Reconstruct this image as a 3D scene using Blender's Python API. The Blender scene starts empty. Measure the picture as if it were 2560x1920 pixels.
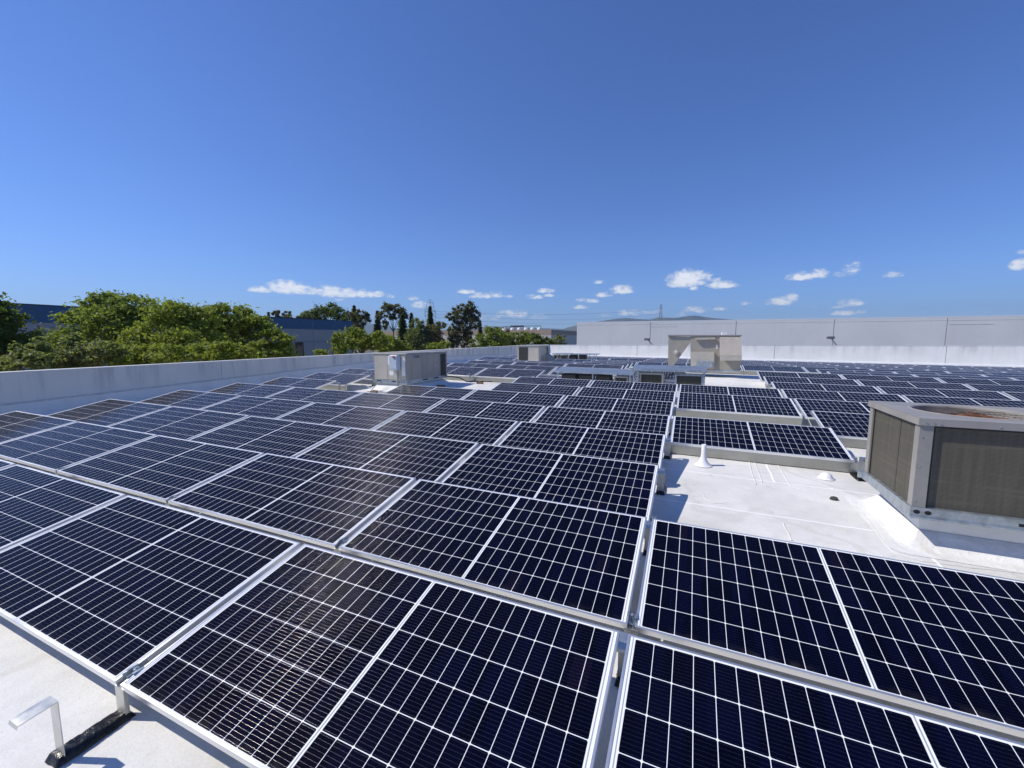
import bpy, bmesh, math, random
from mathutils import Vector, Matrix
import numpy as np
random.seed(7)
SC = bpy.context.scene
COL = SC.collection
rad = math.radians

# ------------------------------------------------------------------ camera
FPX, YAW, PITCH = 1041.73, -0.40451, 0.108
CAM = Vector((6.6511, -0.9098, 1.5505))
_r = Vector((math.cos(YAW), -math.sin(YAW), 0))
_F = Vector((math.sin(YAW)*math.cos(PITCH), math.cos(YAW)*math.cos(PITCH), -math.sin(PITCH)))
_u = _r.cross(_F)
cd = bpy.data.cameras.new("camera")
cam = bpy.data.objects.new("camera", cd)
COL.objects.link(cam)
cam.matrix_world = Matrix(((_r.x, _u.x, -_F.x, CAM.x), (_r.y, _u.y, -_F.y, CAM.y), (_r.z, _u.z, -_F.z, CAM.z), (0, 0, 0, 1)))
cd.sensor_width = 36.0
cd.lens = 36.0*FPX/2560
cd.clip_start = 0.05
cd.clip_end = 40000
SC.camera = cam

# ------------------------------------------------------------------ light
SUN_EL, SUN_DIR = rad(47.5), rad(21)            # shadows run towards +x, turned 21 degrees to +y
sd = bpy.data.lights.new("sun", 'SUN')
sd.energy = 3.6
sd.angle = rad(0.53)
sd.color = (1.0, 0.94, 0.83)
sun = bpy.data.objects.new("sun", sd)
COL.objects.link(sun)
_d = Vector((math.cos(SUN_DIR)*math.cos(SUN_EL), math.sin(SUN_DIR)*math.cos(SUN_EL), -math.sin(SUN_EL)))
sun.rotation_euler = _d.to_track_quat('-Z', 'Y').to_euler()
SC.view_settings.view_transform = 'Standard'
SC.view_settings.look = 'None'
SC.view_settings.exposure = 0.33
SC.view_settings.gamma = 1.0

# ---- picture measurements turned into directions and points of the place
def ray(px, py):
    return _F + _r*((px-1280)/FPX) - _u*((py-960)/FPX)
def at_y(px, py, Y):
    d = ray(px, py); return CAM + d*((Y-CAM.y)/d.y)
def at_x(px, py, X):
    d = ray(px, py); return CAM + d*((X-CAM.x)/d.x)
def at_d(px, py, D):
    return CAM + ray(px, py)*D                   # D metres along the viewing axis
def azel(px, py):
    d = ray(px, py); return math.atan2(d.x, d.y), math.atan2(d.z, math.hypot(d.x, d.y))

# ------------------------------------------------------------------ sky with small clouds
CLOUDS = [  # px, py, half width px, half height px (up), strength
    (655, 722, 38, 11, .9), (722, 716, 62, 20, 1.15), (768, 726, 40, 12, .9), (828, 727, 46, 17, 1.1), (872, 731, 34, 14, 1.05),
    (912, 732, 36, 13, 1.0), (947, 734, 22, 9, .9), (972, 739, 16, 6, .7), (846, 748, 20, 5, .45), (1034, 745, 16, 7, .85), (1052, 761, 26, 10, 1.0),
    (1165, 727, 24, 9, .95), (1205, 738, 34, 9, .85), (1240, 735, 22, 10, .8), (1272, 739, 18, 5, .6),
    (1334, 741, 26, 7, .75), (1364, 726, 26, 7, .95), (1372, 737, 16, 6, .9),
    (1452, 749, 16, 6, .7), (1480, 750, 20, 8, .75), (1508, 736, 26, 8, .85), (1556, 722, 34, 14, 1.0), (1495, 704, 22, 6, .7),
    (1450, 767, 24, 6, .85), (1270, 782, 30, 11, .85), (1300, 784, 26, 12, .85), (1230, 792, 40, 9, .5), (1350, 790, 34, 9, .5),
    (1580, 781, 50, 9, .75), (1510, 787, 22, 6, .5), (1640, 779, 30, 7, .6), (1740, 773, 44, 10, .75), (1800, 771, 22, 7, .7), (1700, 786, 18, 6, .6),
    (1715, 694, 56, 26, 1.25), (1760, 688, 26, 16, .8), (1690, 714, 22, 5, .6), (1733, 718, 16, 9, .8),
    (1805, 710, 46, 12, 1.1), (1788, 699, 20, 9, .6), (2005, 689, 46, 13, 1.05), (2045, 683, 32, 15, .95), (2095, 686, 28, 8, .55), (2130, 668, 32, 22, .55),
    (1950, 752, 44, 13, 1.0), (1978, 743, 22, 12, .95), (1865, 757, 22, 6, .5), (2034, 767, 12, 6, .6),
    (2232, 686, 30, 9, .75), (2122, 756, 40, 11, .95), (2100, 766, 28, 5, .6), (2110, 781, 36, 8, .95), (2150, 778, 20, 6, .8),
    (2195, 770, 10, 4, .35), (2226, 770, 24, 5, .4), (2550, 660, 34, 16, 1.1), (2556, 628, 20, 8, .6), (2384, 658, 8, 5, .25)]

world = bpy.data.worlds.new("World")
SC.world = world
world.use_nodes = True
wt = world.node_tree
wt.nodes.clear()
class NT:
    def __init__(s, tree): s.t = tree
    def n(s, typ, **kw):
        nd = s.t.nodes.new(typ)
        for k, v in kw.items(): setattr(nd, k, v)
        return nd
    def link(s, a, b): s.t.links.new(a, b)
    def val(s, sock, v):
        if isinstance(v, bpy.types.NodeSocket): s.link(v, sock)
        else: sock.default_value = v
    def m(s, op, a, b=None, c=None, clamp=False):
        nd = s.n('ShaderNodeMath', operation=op); nd.use_clamp = clamp
        s.val(nd.inputs[0], a)
        if b is not None: s.val(nd.inputs[1], b)
        if c is not None: s.val(nd.inputs[2], c)
        return nd.outputs[0]
    def mix(s, f, a, b):
        nd = s.n('ShaderNodeMix', data_type='RGBA')
        s.val(nd.inputs[0], f)
        for i, v in ((6, a), (7, b)):
            if isinstance(v, tuple) and len(v) == 3: v = v+(1,)
            s.val(nd.inputs[i], v)
        return nd.outputs[2]
    def noise(s, vec, scale, detail=4, rough=.55):
        nd = s.n('ShaderNodeTexNoise')
        if vec is not None: s.link(vec, nd.inputs['Vector'])
        nd.inputs['Scale'].default_value = scale
        nd.inputs['Detail'].default_value = detail
        nd.inputs['Roughness'].default_value = rough
        return nd.outputs[0]
    def ramp(s, f, lo, hi, a=0., b=1., smooth=True):
        nd = s.n('ShaderNodeMapRange')
        nd.interpolation_type = 'SMOOTHSTEP' if smooth else 'LINEAR'
        s.val(nd.inputs['Value'], f); s.val(nd.inputs['From Min'], lo); s.val(nd.inputs['From Max'], hi)
        s.val(nd.inputs['To Min'], a); s.val(nd.inputs['To Max'], b)
        return nd.outputs[0]
W_ = NT(wt)
out = W_.n('ShaderNodeOutputWorld')
bg = W_.n('ShaderNodeBackground')
W_.link(bg.outputs[0], out.inputs[0])
sky = W_.n('ShaderNodeTexSky', sky_type='NISHITA')
sky.sun_disc = False
sky.sun_elevation = SUN_EL
sky.sun_rotation = math.atan2(-_d.x, -_d.y)
sky.altitude = 20
sky.air_density = 1.0
sky.dust_density = 0.05
sky.ozone_density = 4.0
bg.inputs['Strength'].default_value = 0.099
tc = W_.n('ShaderNodeTexCoord')
sx_ = W_.n('ShaderNodeSeparateXYZ'); W_.link(tc.outputs['Generated'], sx_.inputs[0])
az = W_.m('ARCTAN2', sx_.outputs[0], sx_.outputs[1])
el = W_.m('ARCSINE', sx_.outputs[2])
cmb = W_.n('ShaderNodeCombineXYZ'); W_.link(az, cmb.inputs[0]); W_.link(W_.m('MULTIPLY', el, 1.7), cmb.inputs[1])
nz = W_.noise(cmb.outputs[0], 58, 7, .66)
acc = None
for (px, py, hw, hh, st) in CLOUDS:
    a0, e0 = azel(px, py+hh*.4)
    a1, _ = azel(px+hw, py); _, e1 = azel(px, py+hh*.4-hh*1.5)
    dx = W_.m('DIVIDE', W_.m('SUBTRACT', az, a0), (a1-a0)*1.12)
    dy = W_.m('DIVIDE', W_.m('SUBTRACT', el, e0), (e1-e0))
    dy = W_.m('MAXIMUM', dy, W_.m('MULTIPLY', dy, -2.1))       # flatter underside
    d2 = W_.m('ADD', W_.m('MULTIPLY', dx, dx), W_.m('MULTIPLY', dy, dy))
    mk = W_.m('MULTIPLY', W_.m('SUBTRACT', 1.0, d2), st*.62)
    acc = mk if acc is None else W_.m('MAXIMUM', acc, mk)
dens = W_.m('ADD', acc, W_.m('MULTIPLY', W_.m('SUBTRACT', nz, .5), 1.7))
cov = W_.m('MULTIPLY', W_.ramp(dens, .04, .62), W_.ramp(acc, 0.0, .22))
nz2 = W_.noise(cmb.outputs[0], 120, 4, .6)
lit = W_.ramp(W_.m('ADD', dens, W_.m('MULTIPLY', nz2, .5)), .35, 1.1)
ccol = W_.mix(lit, (5.6, 6.2, 7.2), (8.9, 9.0, 9.1))
tint = W_.n('ShaderNodeMix', data_type='RGBA', blend_type='MULTIPLY'); tint.inputs[0].default_value = 1.0
W_.link(sky.outputs[0], tint.inputs[6]); tint.inputs[7].default_value = (.495, .665, 1.075, 1)
mixc = W_.mix(W_.m('MULTIPLY', cov, .92), tint.outputs[2], ccol)
W_.link(mixc, bg.inputs['Color'])

# ------------------------------------------------------------------ helpers
class MB:
    """collects faces; build() links them as ONE mesh object"""
    def __init__(s): s.v = []; s.f = []; s.sm = []
    def add(s, vs, fs, smooth=False):
        o = len(s.v); s.v += [tuple(v) for v in vs]
        s.f += [tuple(i+o for i in f) for f in fs]; s.sm += [smooth]*len(fs); return s
    def box(s, x0, x1, y0, y1, z0, z1):
        return s.add([(x0,y0,z0),(x1,y0,z0),(x1,y1,z0),(x0,y1,z0),(x0,y0,z1),(x1,y0,z1),(x1,y1,z1),(x0,y1,z1)],
                     [(0,3,2,1),(4,5,6,7),(0,1,5,4),(1,2,6,5),(2,3,7,6),(3,0,4,7)])
    def bevbox(s, x0, x1, y0, y1, z0, z1, b):
        """box with chamfered vertical and top edges"""
        P = lambda x0,x1,y0,y1,z: [(x0+b,y0,z),(x1-b,y0,z),(x1,y0+b,z),(x1,y1-b,z),(x1-b,y1,z),(x0+b,y1,z),(x0,y1-b,z),(x0,y0+b,z)]
        T = [(x0+2*b,y0+b,z1),(x1-2*b,y0+b,z1),(x1-b,y0+2*b,z1),(x1-b,y1-2*b,z1),(x1-2*b,y1-b,z1),(x0+2*b,y1-b,z1),(x0+b,y1-2*b,z1),(x0+b,y0+2*b,z1)]
        vs = P(x0,x1,y0,y1,z0)+P(x0,x1,y0,y1,z1-b)+T
        fs = [tuple(range(7,-1,-1)), tuple(range(16,24))]
        for k in range(2):
            for i in range(8): fs.append((k*8+i, k*8+(i+1)%8, k*8+8+(i+1)%8, k*8+8+i))
        return s.add(vs, fs)
    def quad(s, a, b, c, d): return s.add([a,b,c,d], [(0,1,2,3)])
    def prism(s, poly, h):
        """poly: list of 3-D points; extruded by vector h"""
        n = len(poly); h = Vector(h)
        vs = [Vector(p) for p in poly]+[Vector(p)+h for p in poly]
        fs = [tuple(range(n)), tuple(range(2*n-1, n-1, -1))]+[(i, i+n, (i+1)%n+n, (i+1)%n) for i in range(n)]
        return s.add(vs, fs)
    def tube(s, pts, r, n=8, r2=None, caps=True):
        pts = [Vector(p) for p in pts]; rings = []; N = len(pts)
        up = Vector((0,0,1))
        for i, p in enumerate(pts):
            t = (pts[min(i+1,N-1)]-pts[max(i-1,0)]).normalized()
            a = t.cross(up)
            if a.length < .05: a = t.cross(Vector((1,0,0)))
            a.normalize(); b = t.cross(a)
            rr = r if r2 is None else r+(r2-r)*i/(N-1)
            rings.append([p+(a*math.cos(2*math.pi*k/n)+b*math.sin(2*math.pi*k/n))*rr for k in range(n)])
        vs = [v for R in rings for v in R]; fs = []
        for i in range(N-1):
            for k in range(n): fs.append((i*n+k, i*n+(k+1)%n, (i+1)*n+(k+1)%n, (i+1)*n+k))
        s.add(vs, fs, True)
        if caps: s.add(rings[0], [tuple(range(n-1,-1,-1))]); s.add(rings[-1], [tuple(range(n))])
        return s
    def lathe(s, prof, c, n=24):
        vs = [(c[0]+r*math.cos(2*math.pi*k/n), c[1]+r*math.sin(2*math.pi*k/n), c[2]+z) for r, z in prof for k in range(n)]
        fs = [(i*n+k, i*n+(k+1)%n, (i+1)*n+(k+1)%n, (i+1)*n+k) for i in range(len(prof)-1) for k in range(n)]
        s.add(vs, fs, True)
        return s.add(vs[-n:], [tuple(range(n))])
    def holeplate(s, x0, x1, y0, y1, cx, cy, r, z, n=64):
        vi, vo = [], []
        for k in range(n):
            a = 2*math.pi*(k+.5)/n; c, d = math.cos(a), math.sin(a)
            vi.append((cx+r*c, cy+r*d, z))
            t = min(((x1-cx)/c if c>0 else (x0-cx)/c) if abs(c)>1e-6 else 1e9, ((y1-cy)/d if d>0 else (y0-cy)/d) if abs(d)>1e-6 else 1e9)
            vo.append((cx+t*c, cy+t*d, z))
        s.add(vi+vo, [(k, n+k, n+(k+1)%n, (k+1)%n) for k in range(n)])
        for X, Y in ((x0,y0),(x1,y0),(x1,y1),(x0,y1)):          # fill the four corners
            best = sorted(range(n), key=lambda k: (vo[k][0]-X)**2+(vo[k][1]-Y)**2)[:2]
            s.add([vo[best[0]], vo[best[1]], (X,Y,z)], [(0,1,2)])
        return s
    def build(s, name, mat, parent=None, label=None):
        me = bpy.data.meshes.new(name)
        me.from_pydata(s.v, [], s.f)
        for p, b in zip(me.polygons, s.sm): p.use_smooth = b
        me.update()
        bm = bmesh.new(); bm.from_mesh(me)
        bmesh.ops.recalc_face_normals(bm, faces=bm.faces)
        bm.to_mesh(me); bm.free()
        me.materials.append(mat)
        o = bpy.data.objects.new(name, me); COL.objects.link(o)
        if parent: o.parent = parent
        if label: o['label'] = label
        return o

def thing(name, label, cat, loc=(0,0,0), rot=None, group=None):
    o = bpy.data.objects.new(name, None); COL.objects.link(o)
    o.empty_display_size = .2; o.location = loc
    if rot: o.rotation_euler = rot
    o['label'] = label; o['category'] = cat
    if group: o['group'] = group
    return o
def tag(o, label, cat, group=None, kind=None):
    o['label'] = label; o['category'] = cat
    if group: o['group'] = group
    if kind: o['kind'] = kind
    return o
def struct(o, label=None, cat=None):
    o['kind'] = 'structure'
    if label: o['label'] = label
    if cat: o['category'] = cat
    return o
def dup(root, label=None, group=None):
    c = root.copy(); COL.objects.link(c)
    if label: c['label'] = label
    if group: c['group'] = group
    for ch in list(root.children):
        k = ch.copy(); COL.objects.link(k); k.parent = c
        for gch in list(ch.children):
            g2 = gch.copy(); COL.objects.link(g2); g2.parent = k
    return c

# ------------------------------------------------------------------ materials
def newmat(name):
    m = bpy.data.materials.new(name); m.use_nodes = True
    t = NT(m.node_tree); b = m.node_tree.nodes['Principled BSDF']
    return m, t, b
def mat(name, col, rough=.6, metal=0., var=.12, scale=3., dirt=None, dscale=1.2, damt=.5, spec=.5, bump=0., bscale=60., streak=False):
    m, t, b = newmat(name)
    g = t.n('ShaderNodeNewGeometry').outputs['Position']
    vec = g
    if streak:
        mp = t.n('ShaderNodeMapping'); t.link(g, mp.inputs[0]); mp.inputs['Scale'].default_value = (1.6, 1.6, .12); vec = mp.outputs[0]
    n1 = t.noise(g, scale, 5, .6)
    dark = tuple(c*(1-var) for c in col); lite = tuple(min(1, c*(1+var)) for c in col)
    c = t.mix(t.ramp(n1, .3, .7), dark, lite)
    if dirt:
        n2 = t.noise(vec, dscale, 6, .65)
        c = t.mix(t.m('MULTIPLY', t.ramp(n2, .5, .72), damt), c, dirt)
    t.link(c, b.inputs['Base Color'])
    rr = t.ramp(n1, .25, .75, max(0, rough-.08), min(1, rough+.1)); t.link(rr, b.inputs['Roughness'])
    b.inputs['Metallic'].default_value = metal
    b.inputs['Specular IOR Level'].default_value = spec
    if bump:
        bn = t.n('ShaderNodeBump'); bn.inputs['Strength'].default_value = bump; bn.inputs['Distance'].default_value = .01
        t.link(t.noise(g, bscale, 4, .6), bn.inputs['Height']); t.link(bn.outputs[0], b.inputs['Normal'])
    return m

M = {}
M['frame'] = mat('anodised_aluminium', (.80,.80,.80), .33, .82, .05, 2.)
M['galv'] = mat('galvanised_steel', (.46,.50,.52), .42, .8, .18, 14., dirt=(.30,.33,.35), dscale=6, damt=.5)
M['deflector'] = mat('dull_aluminium_sheet', (.42,.42,.385), .5, .6, .10, 5., dirt=(.32,.31,.28), dscale=3, damt=.4)
M['alu_sheet'] = mat('mill_aluminium', (.60,.60,.56), .38, .9, .10, 9.)
M['mastic'] = mat('black_mastic', (.007,.007,.008), .30, 0, .3, 40., bump=.75, bscale=26.)
M['tan'] = mat('tan_enamel', (.36,.33,.275), .5, 0, .06, 5., dirt=(.23,.205,.165), dscale=2.2, damt=.45, streak=True)
M['tan_light'] = mat('pale_and_sunlit_tan_enamel', (.50,.46,.385), .5, 0, .05, 5., dirt=(.34,.31,.25), dscale=1.8, damt=.3, streak=True)  # pale tan; on the switch-box unit's front it paints in the sunlit side
M['grey_enamel'] = mat('weathered_grey_enamel', (.30,.285,.26), .48, 0, .07, 6., dirt=(.17,.16,.145), dscale=2.5, damt=.4)
M['pink_enamel'] = mat('faded_pinkish_enamel', (.44,.39,.335), .55, 0, .05, 5., dirt=(.34,.28,.24), dscale=2.2, damt=.3)
M['dark'] = mat('dark_interior', (.012,.012,.014), .7, 0, .3, 10.)
M['black'] = mat('black_plastic', (.016,.016,.017), .5, 0, .2, 20.)
M['white'] = mat('white_label', (.80,.81,.82), .5, 0, .03, 8.)
M['switch'] = mat('pale_grey_switch_paint', (.50,.56,.62), .45, 0, .04, 8.)
M['red'] = mat('red_plastic', (.5,.05,.04), .5, 0, .1, 8.)
M['navy'] = mat('navy_ink', (.02,.03,.09), .5, 0, .1, 8.)
M['blueink'] = mat('blue_ink', (.06,.14,.45), .5, 0, .1, 8.)
M['wood'] = mat('weathered_wood', (.20,.13,.08), .8, 0, .3, 14.)
M['rubber'] = mat('grey_rubber', (.05,.05,.05), .8, 0, .3, 30., bump=.8)
M['conduit'] = mat('steel_conduit', (.33,.33,.32), .45, .7, .1, 10.)
M['gas'] = mat('dull_black_pipe', (.05,.05,.05), .6, .2, .2, 10.)
M['paint_white'] = mat('white_roof_paint', (.80,.80,.81), .6, 0, .05, 10., dirt=(.62,.61,.60), dscale=5, damt=.4, bump=.7, bscale=25.)
M['rust'] = mat('rusty_fan_blade', (.34,.13,.05), .65, .1, .3, 9., dirt=(.12,.08,.06), dscale=5, damt=.5)
M['guard'] = mat('dark_wire_guard', (.05,.045,.04), .55, .5, .3, 20.)

# ---- rows of the roof
SL, S2, SX, RY = 0.03129, -0.021165, -0.009176, 14.7347
HR = 0.18
def zp(x, y): return SL*min(y, RY)+S2*max(y-RY, 0)+SX*x      # height of the panels' low edges
def zr(x, y): return zp(x, y)-HR                                # the roof
PL, PW, GAP, PIT, TH = 2.104, 1.038, 0.0399, 1.31144, 0.1981
def X0(i): return i*(PL+GAP)

# ================================================================== SETTING
# ---- ground far below
m, t, b = newmat('ground')
g = t.n('ShaderNodeNewGeometry').outputs['Position']
c = t.mix(t.ramp(t.noise(g, .02, 5, .6), .4, .6), (.07,.07,.068), (.16,.145,.10))
t.link(c, b.inputs['Base Color']); b.inputs['Roughness'].default_value = .9
gm = MB(); n = 48
gm.add([(0,0,-7.6)]+[(12000*math.cos(2*math.pi*k/n), 12000*math.sin(2*math.pi*k/n), -7.6) for k in range(n)], [(0,1+k,1+(k+1)%n) for k in range(n)])
struct(gm.build('ground', m), 'flat paved ground between the buildings and trees', 'ground')

# ---- roof deck: white coated cap sheet in rolls about a metre wide
m, t, b = newmat('white_roof_membrane')
g = t.n('ShaderNodeNewGeometry').outputs['Position']
sp = t.n('ShaderNodeSeparateXYZ'); t.link(g, sp.inputs[0])
wob = t.m('MULTIPLY', t.m('SUBTRACT', t.noise(g, 1.1, 3), .5), .07)
yy = t.m('ADD', t.m('ADD', sp.outputs[1], wob), 20-.49)
ry = t.m('DIVIDE', yy, 1.005)
row = t.m('FLOOR', ry)
fy = t.m('ABSOLUTE', t.m('SUBTRACT', t.m('FRACT', ry), .5))
seam1 = t.ramp(fy, .487, .4945)                        # along the rolls
seam1b = t.m('MULTIPLY', t.ramp(t.m('FRACT', ry), .40, .5), .25)
xx = t.m('DIVIDE', t.m('ADD', t.m('ADD', sp.outputs[0], wob), t.m('MULTIPLY', row, 3.37)), 5.9)
fx = t.m('ABSOLUTE', t.m('SUBTRACT', t.m('FRACT', xx), .5))
seam2 = t.ramp(fx, .4970, .4990)
seam = t.m('MAXIMUM', seam1, seam2)
n_big = t.noise(g, .9, 6, .62); n_mid = t.noise(g, 7, 5, .6); n_fine = t.noise(g, 95, 3, .7)
base = t.mix(t.ramp(n_big, .3, .72), (.66,.65,.615), (.83,.82,.785))
base = t.mix(t.m('MULTIPLY', t.ramp(n_mid, .45, .75), .38), base, (.53,.525,.50))
mp = t.n('ShaderNodeMapping'); t.link(g, mp.inputs[0]); mp.inputs['Scale'].default_value = (.5, 2.6, 1)
st = t.noise(mp.outputs[0], 2.0, 6, .65)
base = t.mix(t.m('MULTIPLY', t.ramp(st, .52, .75), .25), base, (.56,.53,.47))
pond = t.noise(g, .55, 3, .5)
edge = t.ramp(t.m('ABSOLUTE', t.m('SUBTRACT', t.m('ADD', pond, t.m('MULTIPLY', n_mid, .06)), .56)), .022, .004)
base = t.mix(t.m('MULTIPLY', edge, .30), base, (.50,.47,.40))
base = t.mix(t.m('MULTIPLY', t.ramp(pond, .54, .68), .16), base, (.54,.52,.47))
spots = t.n('ShaderNodeTexVoronoi'); t.link(g, spots.inputs['Vector']); spots.inputs['Scale'].default_value = 2.6
base = t.mix(t.m('MULTIPLY', t.ramp(spots.outputs['Distance'], .075, .03), t.ramp(n_mid, .5, .62, 0, .35)), base, (.36,.34,.30))
rollv = t.n('ShaderNodeTexWhiteNoise', noise_dimensions='1D'); t.link(row, rollv.inputs['W'])
base = t.mix(t.m('MULTIPLY', rollv.outputs[0], .16), base, (.55,.55,.53))
base = t.mix(t.m('MULTIPLY', t.ramp(n_fine, .52, .78), .5), base, (.92,.92,.92))
base = t.mix(t.m('MULTIPLY', t.ramp(n_fine, .48, .25), .35), base, (.42,.42,.41))
base = t.mix(t.m('MULTIPLY', seam, .9), base, (.95,.95,.94))
t.link(base, b.inputs['Base Color'])
b.inputs['Roughness'].default_value = .75
bn = t.n('ShaderNodeBump'); bn.inputs['Strength'].default_value = .55; bn.inputs['Distance'].default_value = .006
hh = t.m('ADD', t.m('ADD', t.m('MULTIPLY', seam, .8), t.m('MULTIPLY', n_fine, .5)), t.m('MULTIPLY', n_mid, .5))
t.link(hh, bn.inputs['Height']); t.link(bn.outputs[0], b.inputs['Normal'])
M['roof'] = m
XW, YF, XR, YB = -5.35, 30.0, 40.0, -9.0
rm = MB()
ys = [YB, 0, RY, YF]; xs = [XW, XR]
for a in range(3):
    rm.quad(*[(x, y, zr(x, y)) for x, y in ((XW,ys[a]),(XR,ys[a]),(XR,ys[a+1]),(XW,ys[a+1]))])
def roof_at(px, py):
    d = ray(px, py); nn_ = Vector((-SX, -SL, 1.)); return CAM + d*((-HR-nn_.dot(CAM))/nn_.dot(d))
for path in ([(1873,1155),(1881,1184),(1890,1212)], [(1887,1156),(1897,1182),(1907,1212),(1925,1216)], [(1945,1163),(1960,1188),(1975,1215),(2000,1225)], [(1958,1308),(1969,1330),(1980,1352)],
             [(2120,1240),(2150,1275),(2180,1312),(2212,1362),(2240,1386),(2300,1402),(2420,1418),(2560,1434)], [(1757,1233),(1765,1250),(1785,1258),(1812,1259)], [(2060,1215),(2120,1238),(2170,1244)]):
    pts = []
    for (ax_, ay_), (bx_, by_) in zip(path[:-1], path[1:]):
        for k in range(5): pts.append(roof_at(ax_+(bx_-ax_)*k/5, ay_+(by_-ay_)*k/5)+Vector((random.uniform(-.004,.004), random.uniform(-.004,.004), 0)))
    pts.append(roof_at(*path[-1]))
    L_, R_ = [], []
    for i_, p_ in enumerate(pts):
        tg = (pts[min(i_+1,len(pts)-1)]-pts[max(i_-1,0)]).normalized(); sd_ = Vector((-tg.y, tg.x, 0))*random.uniform(.006,.010)
        L_.append(p_+sd_+Vector((0,0,.002))); R_.append(p_-sd_+Vector((0,0,.002)))
    C_ = [(a_+b_)/2+Vector((0,0,.006)) for a_, b_ in zip(L_, R_)]
    k = len(pts); rm.add(L_+C_+R_, [(i_, i_+1, k+i_+1, k+i_) for i_ in range(k-1)]+[(k+i_, k+i_+1, 2*k+i_+1, 2*k+i_) for i_ in range(k-1)], True)
struct(rm.build('roof', M['roof']), 'white coated flat roof the solar panels stand on', 'roof')

# ---- concrete parapets
def wallmat(name, col, top_fn, dirt, seed):
    m, t, b = newmat(name)
    g = t.n('ShaderNodeNewGeometry').outputs['Position']
    mp = t.n('ShaderNodeMapping'); t.link(g, mp.inputs[0]); mp.inputs['Scale'].default_value = (1, 1, .10); mp.inputs['Location'].default_value = (seed,0,0)
    s1 = t.noise(mp.outputs[0], 2.6, 7, .68); n2 = t.noise(g, .8, 4)
    n3 = t.noise(g, 45, 3)
    c = t.mix(t.ramp(n2, .3, .7), tuple(x*.94 for x in col), tuple(min(1,x*1.04) for x in col))
    sp = t.n('ShaderNodeSeparateXYZ'); t.link(g, sp.inputs[0])
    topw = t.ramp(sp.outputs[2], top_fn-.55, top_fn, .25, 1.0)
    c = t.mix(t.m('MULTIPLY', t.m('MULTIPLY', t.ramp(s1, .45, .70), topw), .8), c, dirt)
    t.link(c, b.inputs['Base Color']); b.inputs['Roughness'].default_value = .85
    bn = t.n('ShaderNodeBump'); bn.inputs['Strength'].default_value = .25; bn.inputs['Distance'].default_value = .01
    t.link(n3, bn.inputs['Height']); t.link(bn.outputs[0], b.inputs['Normal'])
    return m
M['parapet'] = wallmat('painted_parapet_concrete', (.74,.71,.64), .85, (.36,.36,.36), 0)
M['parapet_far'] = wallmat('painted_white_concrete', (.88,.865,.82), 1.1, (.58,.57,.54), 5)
M['flash'] = mat('white_base_flashing', (.76,.75,.71), .6, 0, .06, 2., dirt=(.55,.55,.54), dscale=1.5, damt=.4)
M['joint'] = mat('joint_sealant', (.22,.22,.23), .8, 0, .1, 5.)

_l0, _l1 = at_x(0, 931, XW), at_x(1290, 864, XW)
def ztop_l(y): return _l0.z+(_l1.z-_l0.z)*(y-_l0.y)/(_l1.y-_l0.y)
lw = thing('parapet_wall', 'long grey parapet wall in shade along the left roof edge below the trees', 'parapet wall', (XW, 0, 0))
cuts = [YB, at_x(552, 899, XW).y, at_x(1213, 872, XW).y, YF+.25]
wl = MB()
for a, b2 in zip(cuts[:-1], cuts[1:]):
    y0, y1 = a+.006, b2-.006
    wl.prism([(0,y0,-7.6),(0,y1,-7.6),(0,y1,ztop_l(y1)-.02),(0,y0,ztop_l(y0)-.02)], (-.2,0,0))
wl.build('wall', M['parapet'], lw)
jn = MB()
for y in cuts[1:-1]: jn.prism([(-.015,y-.006,-.2),(-.015,y+.006,-.2),(-.015,y+.006,ztop_l(y)-.03),(-.015,y-.006,ztop_l(y)-.03)], (-.18,0,0))
jn.build('joint', M['joint'], lw)
cp = MB().prism([(.012,YB,ztop_l(YB)-.02),(.012,YF+.25,ztop_l(YF)-.02),(.012,YF+.25,ztop_l(YF)),(.012,YB,ztop_l(YB))], (-.224,0,0))
cp.build('coping', M['flash'], lw)
FLH = .365
fl = MB()
for a, b2 in ((YB,RY),(RY,YF)):
    A = [(zr(XW,a)), (zr(XW,b2))]
    # sloped cant strip then the upright flap with its term bar
    fl.quad((.16,a,A[0]+.004),(.16,b2,A[1]+.004),(.05,b2,A[1]+.13),(.05,a,A[0]+.13))
    fl.quad((.05,a,A[0]+.13),(.05,b2,A[1]+.13),(.03,b2,A[1]+FLH),(.03,a,A[0]+FLH))
    fl.quad((.03,a,A[0]+FLH),(.03,b2,A[1]+FLH),(.001,b2,A[1]+FLH+.006),(.001,a,A[0]+FLH+.006))
fl.build('base_flashing', M['flash'], lw)
tb = MB()
for a, b2 in ((YB,RY),(RY,YF)):
    tb.prism([(.033,a,zr(XW,a)+FLH-.03),(.033,b2,zr(XW,b2)+FLH-.03),(.033,b2,zr(XW,b2)+FLH-.003),(.033,a,zr(XW,a)+FLH-.003)], (.006,0,0))
tb.build('termination_bar', M['galv'], lw)

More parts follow.
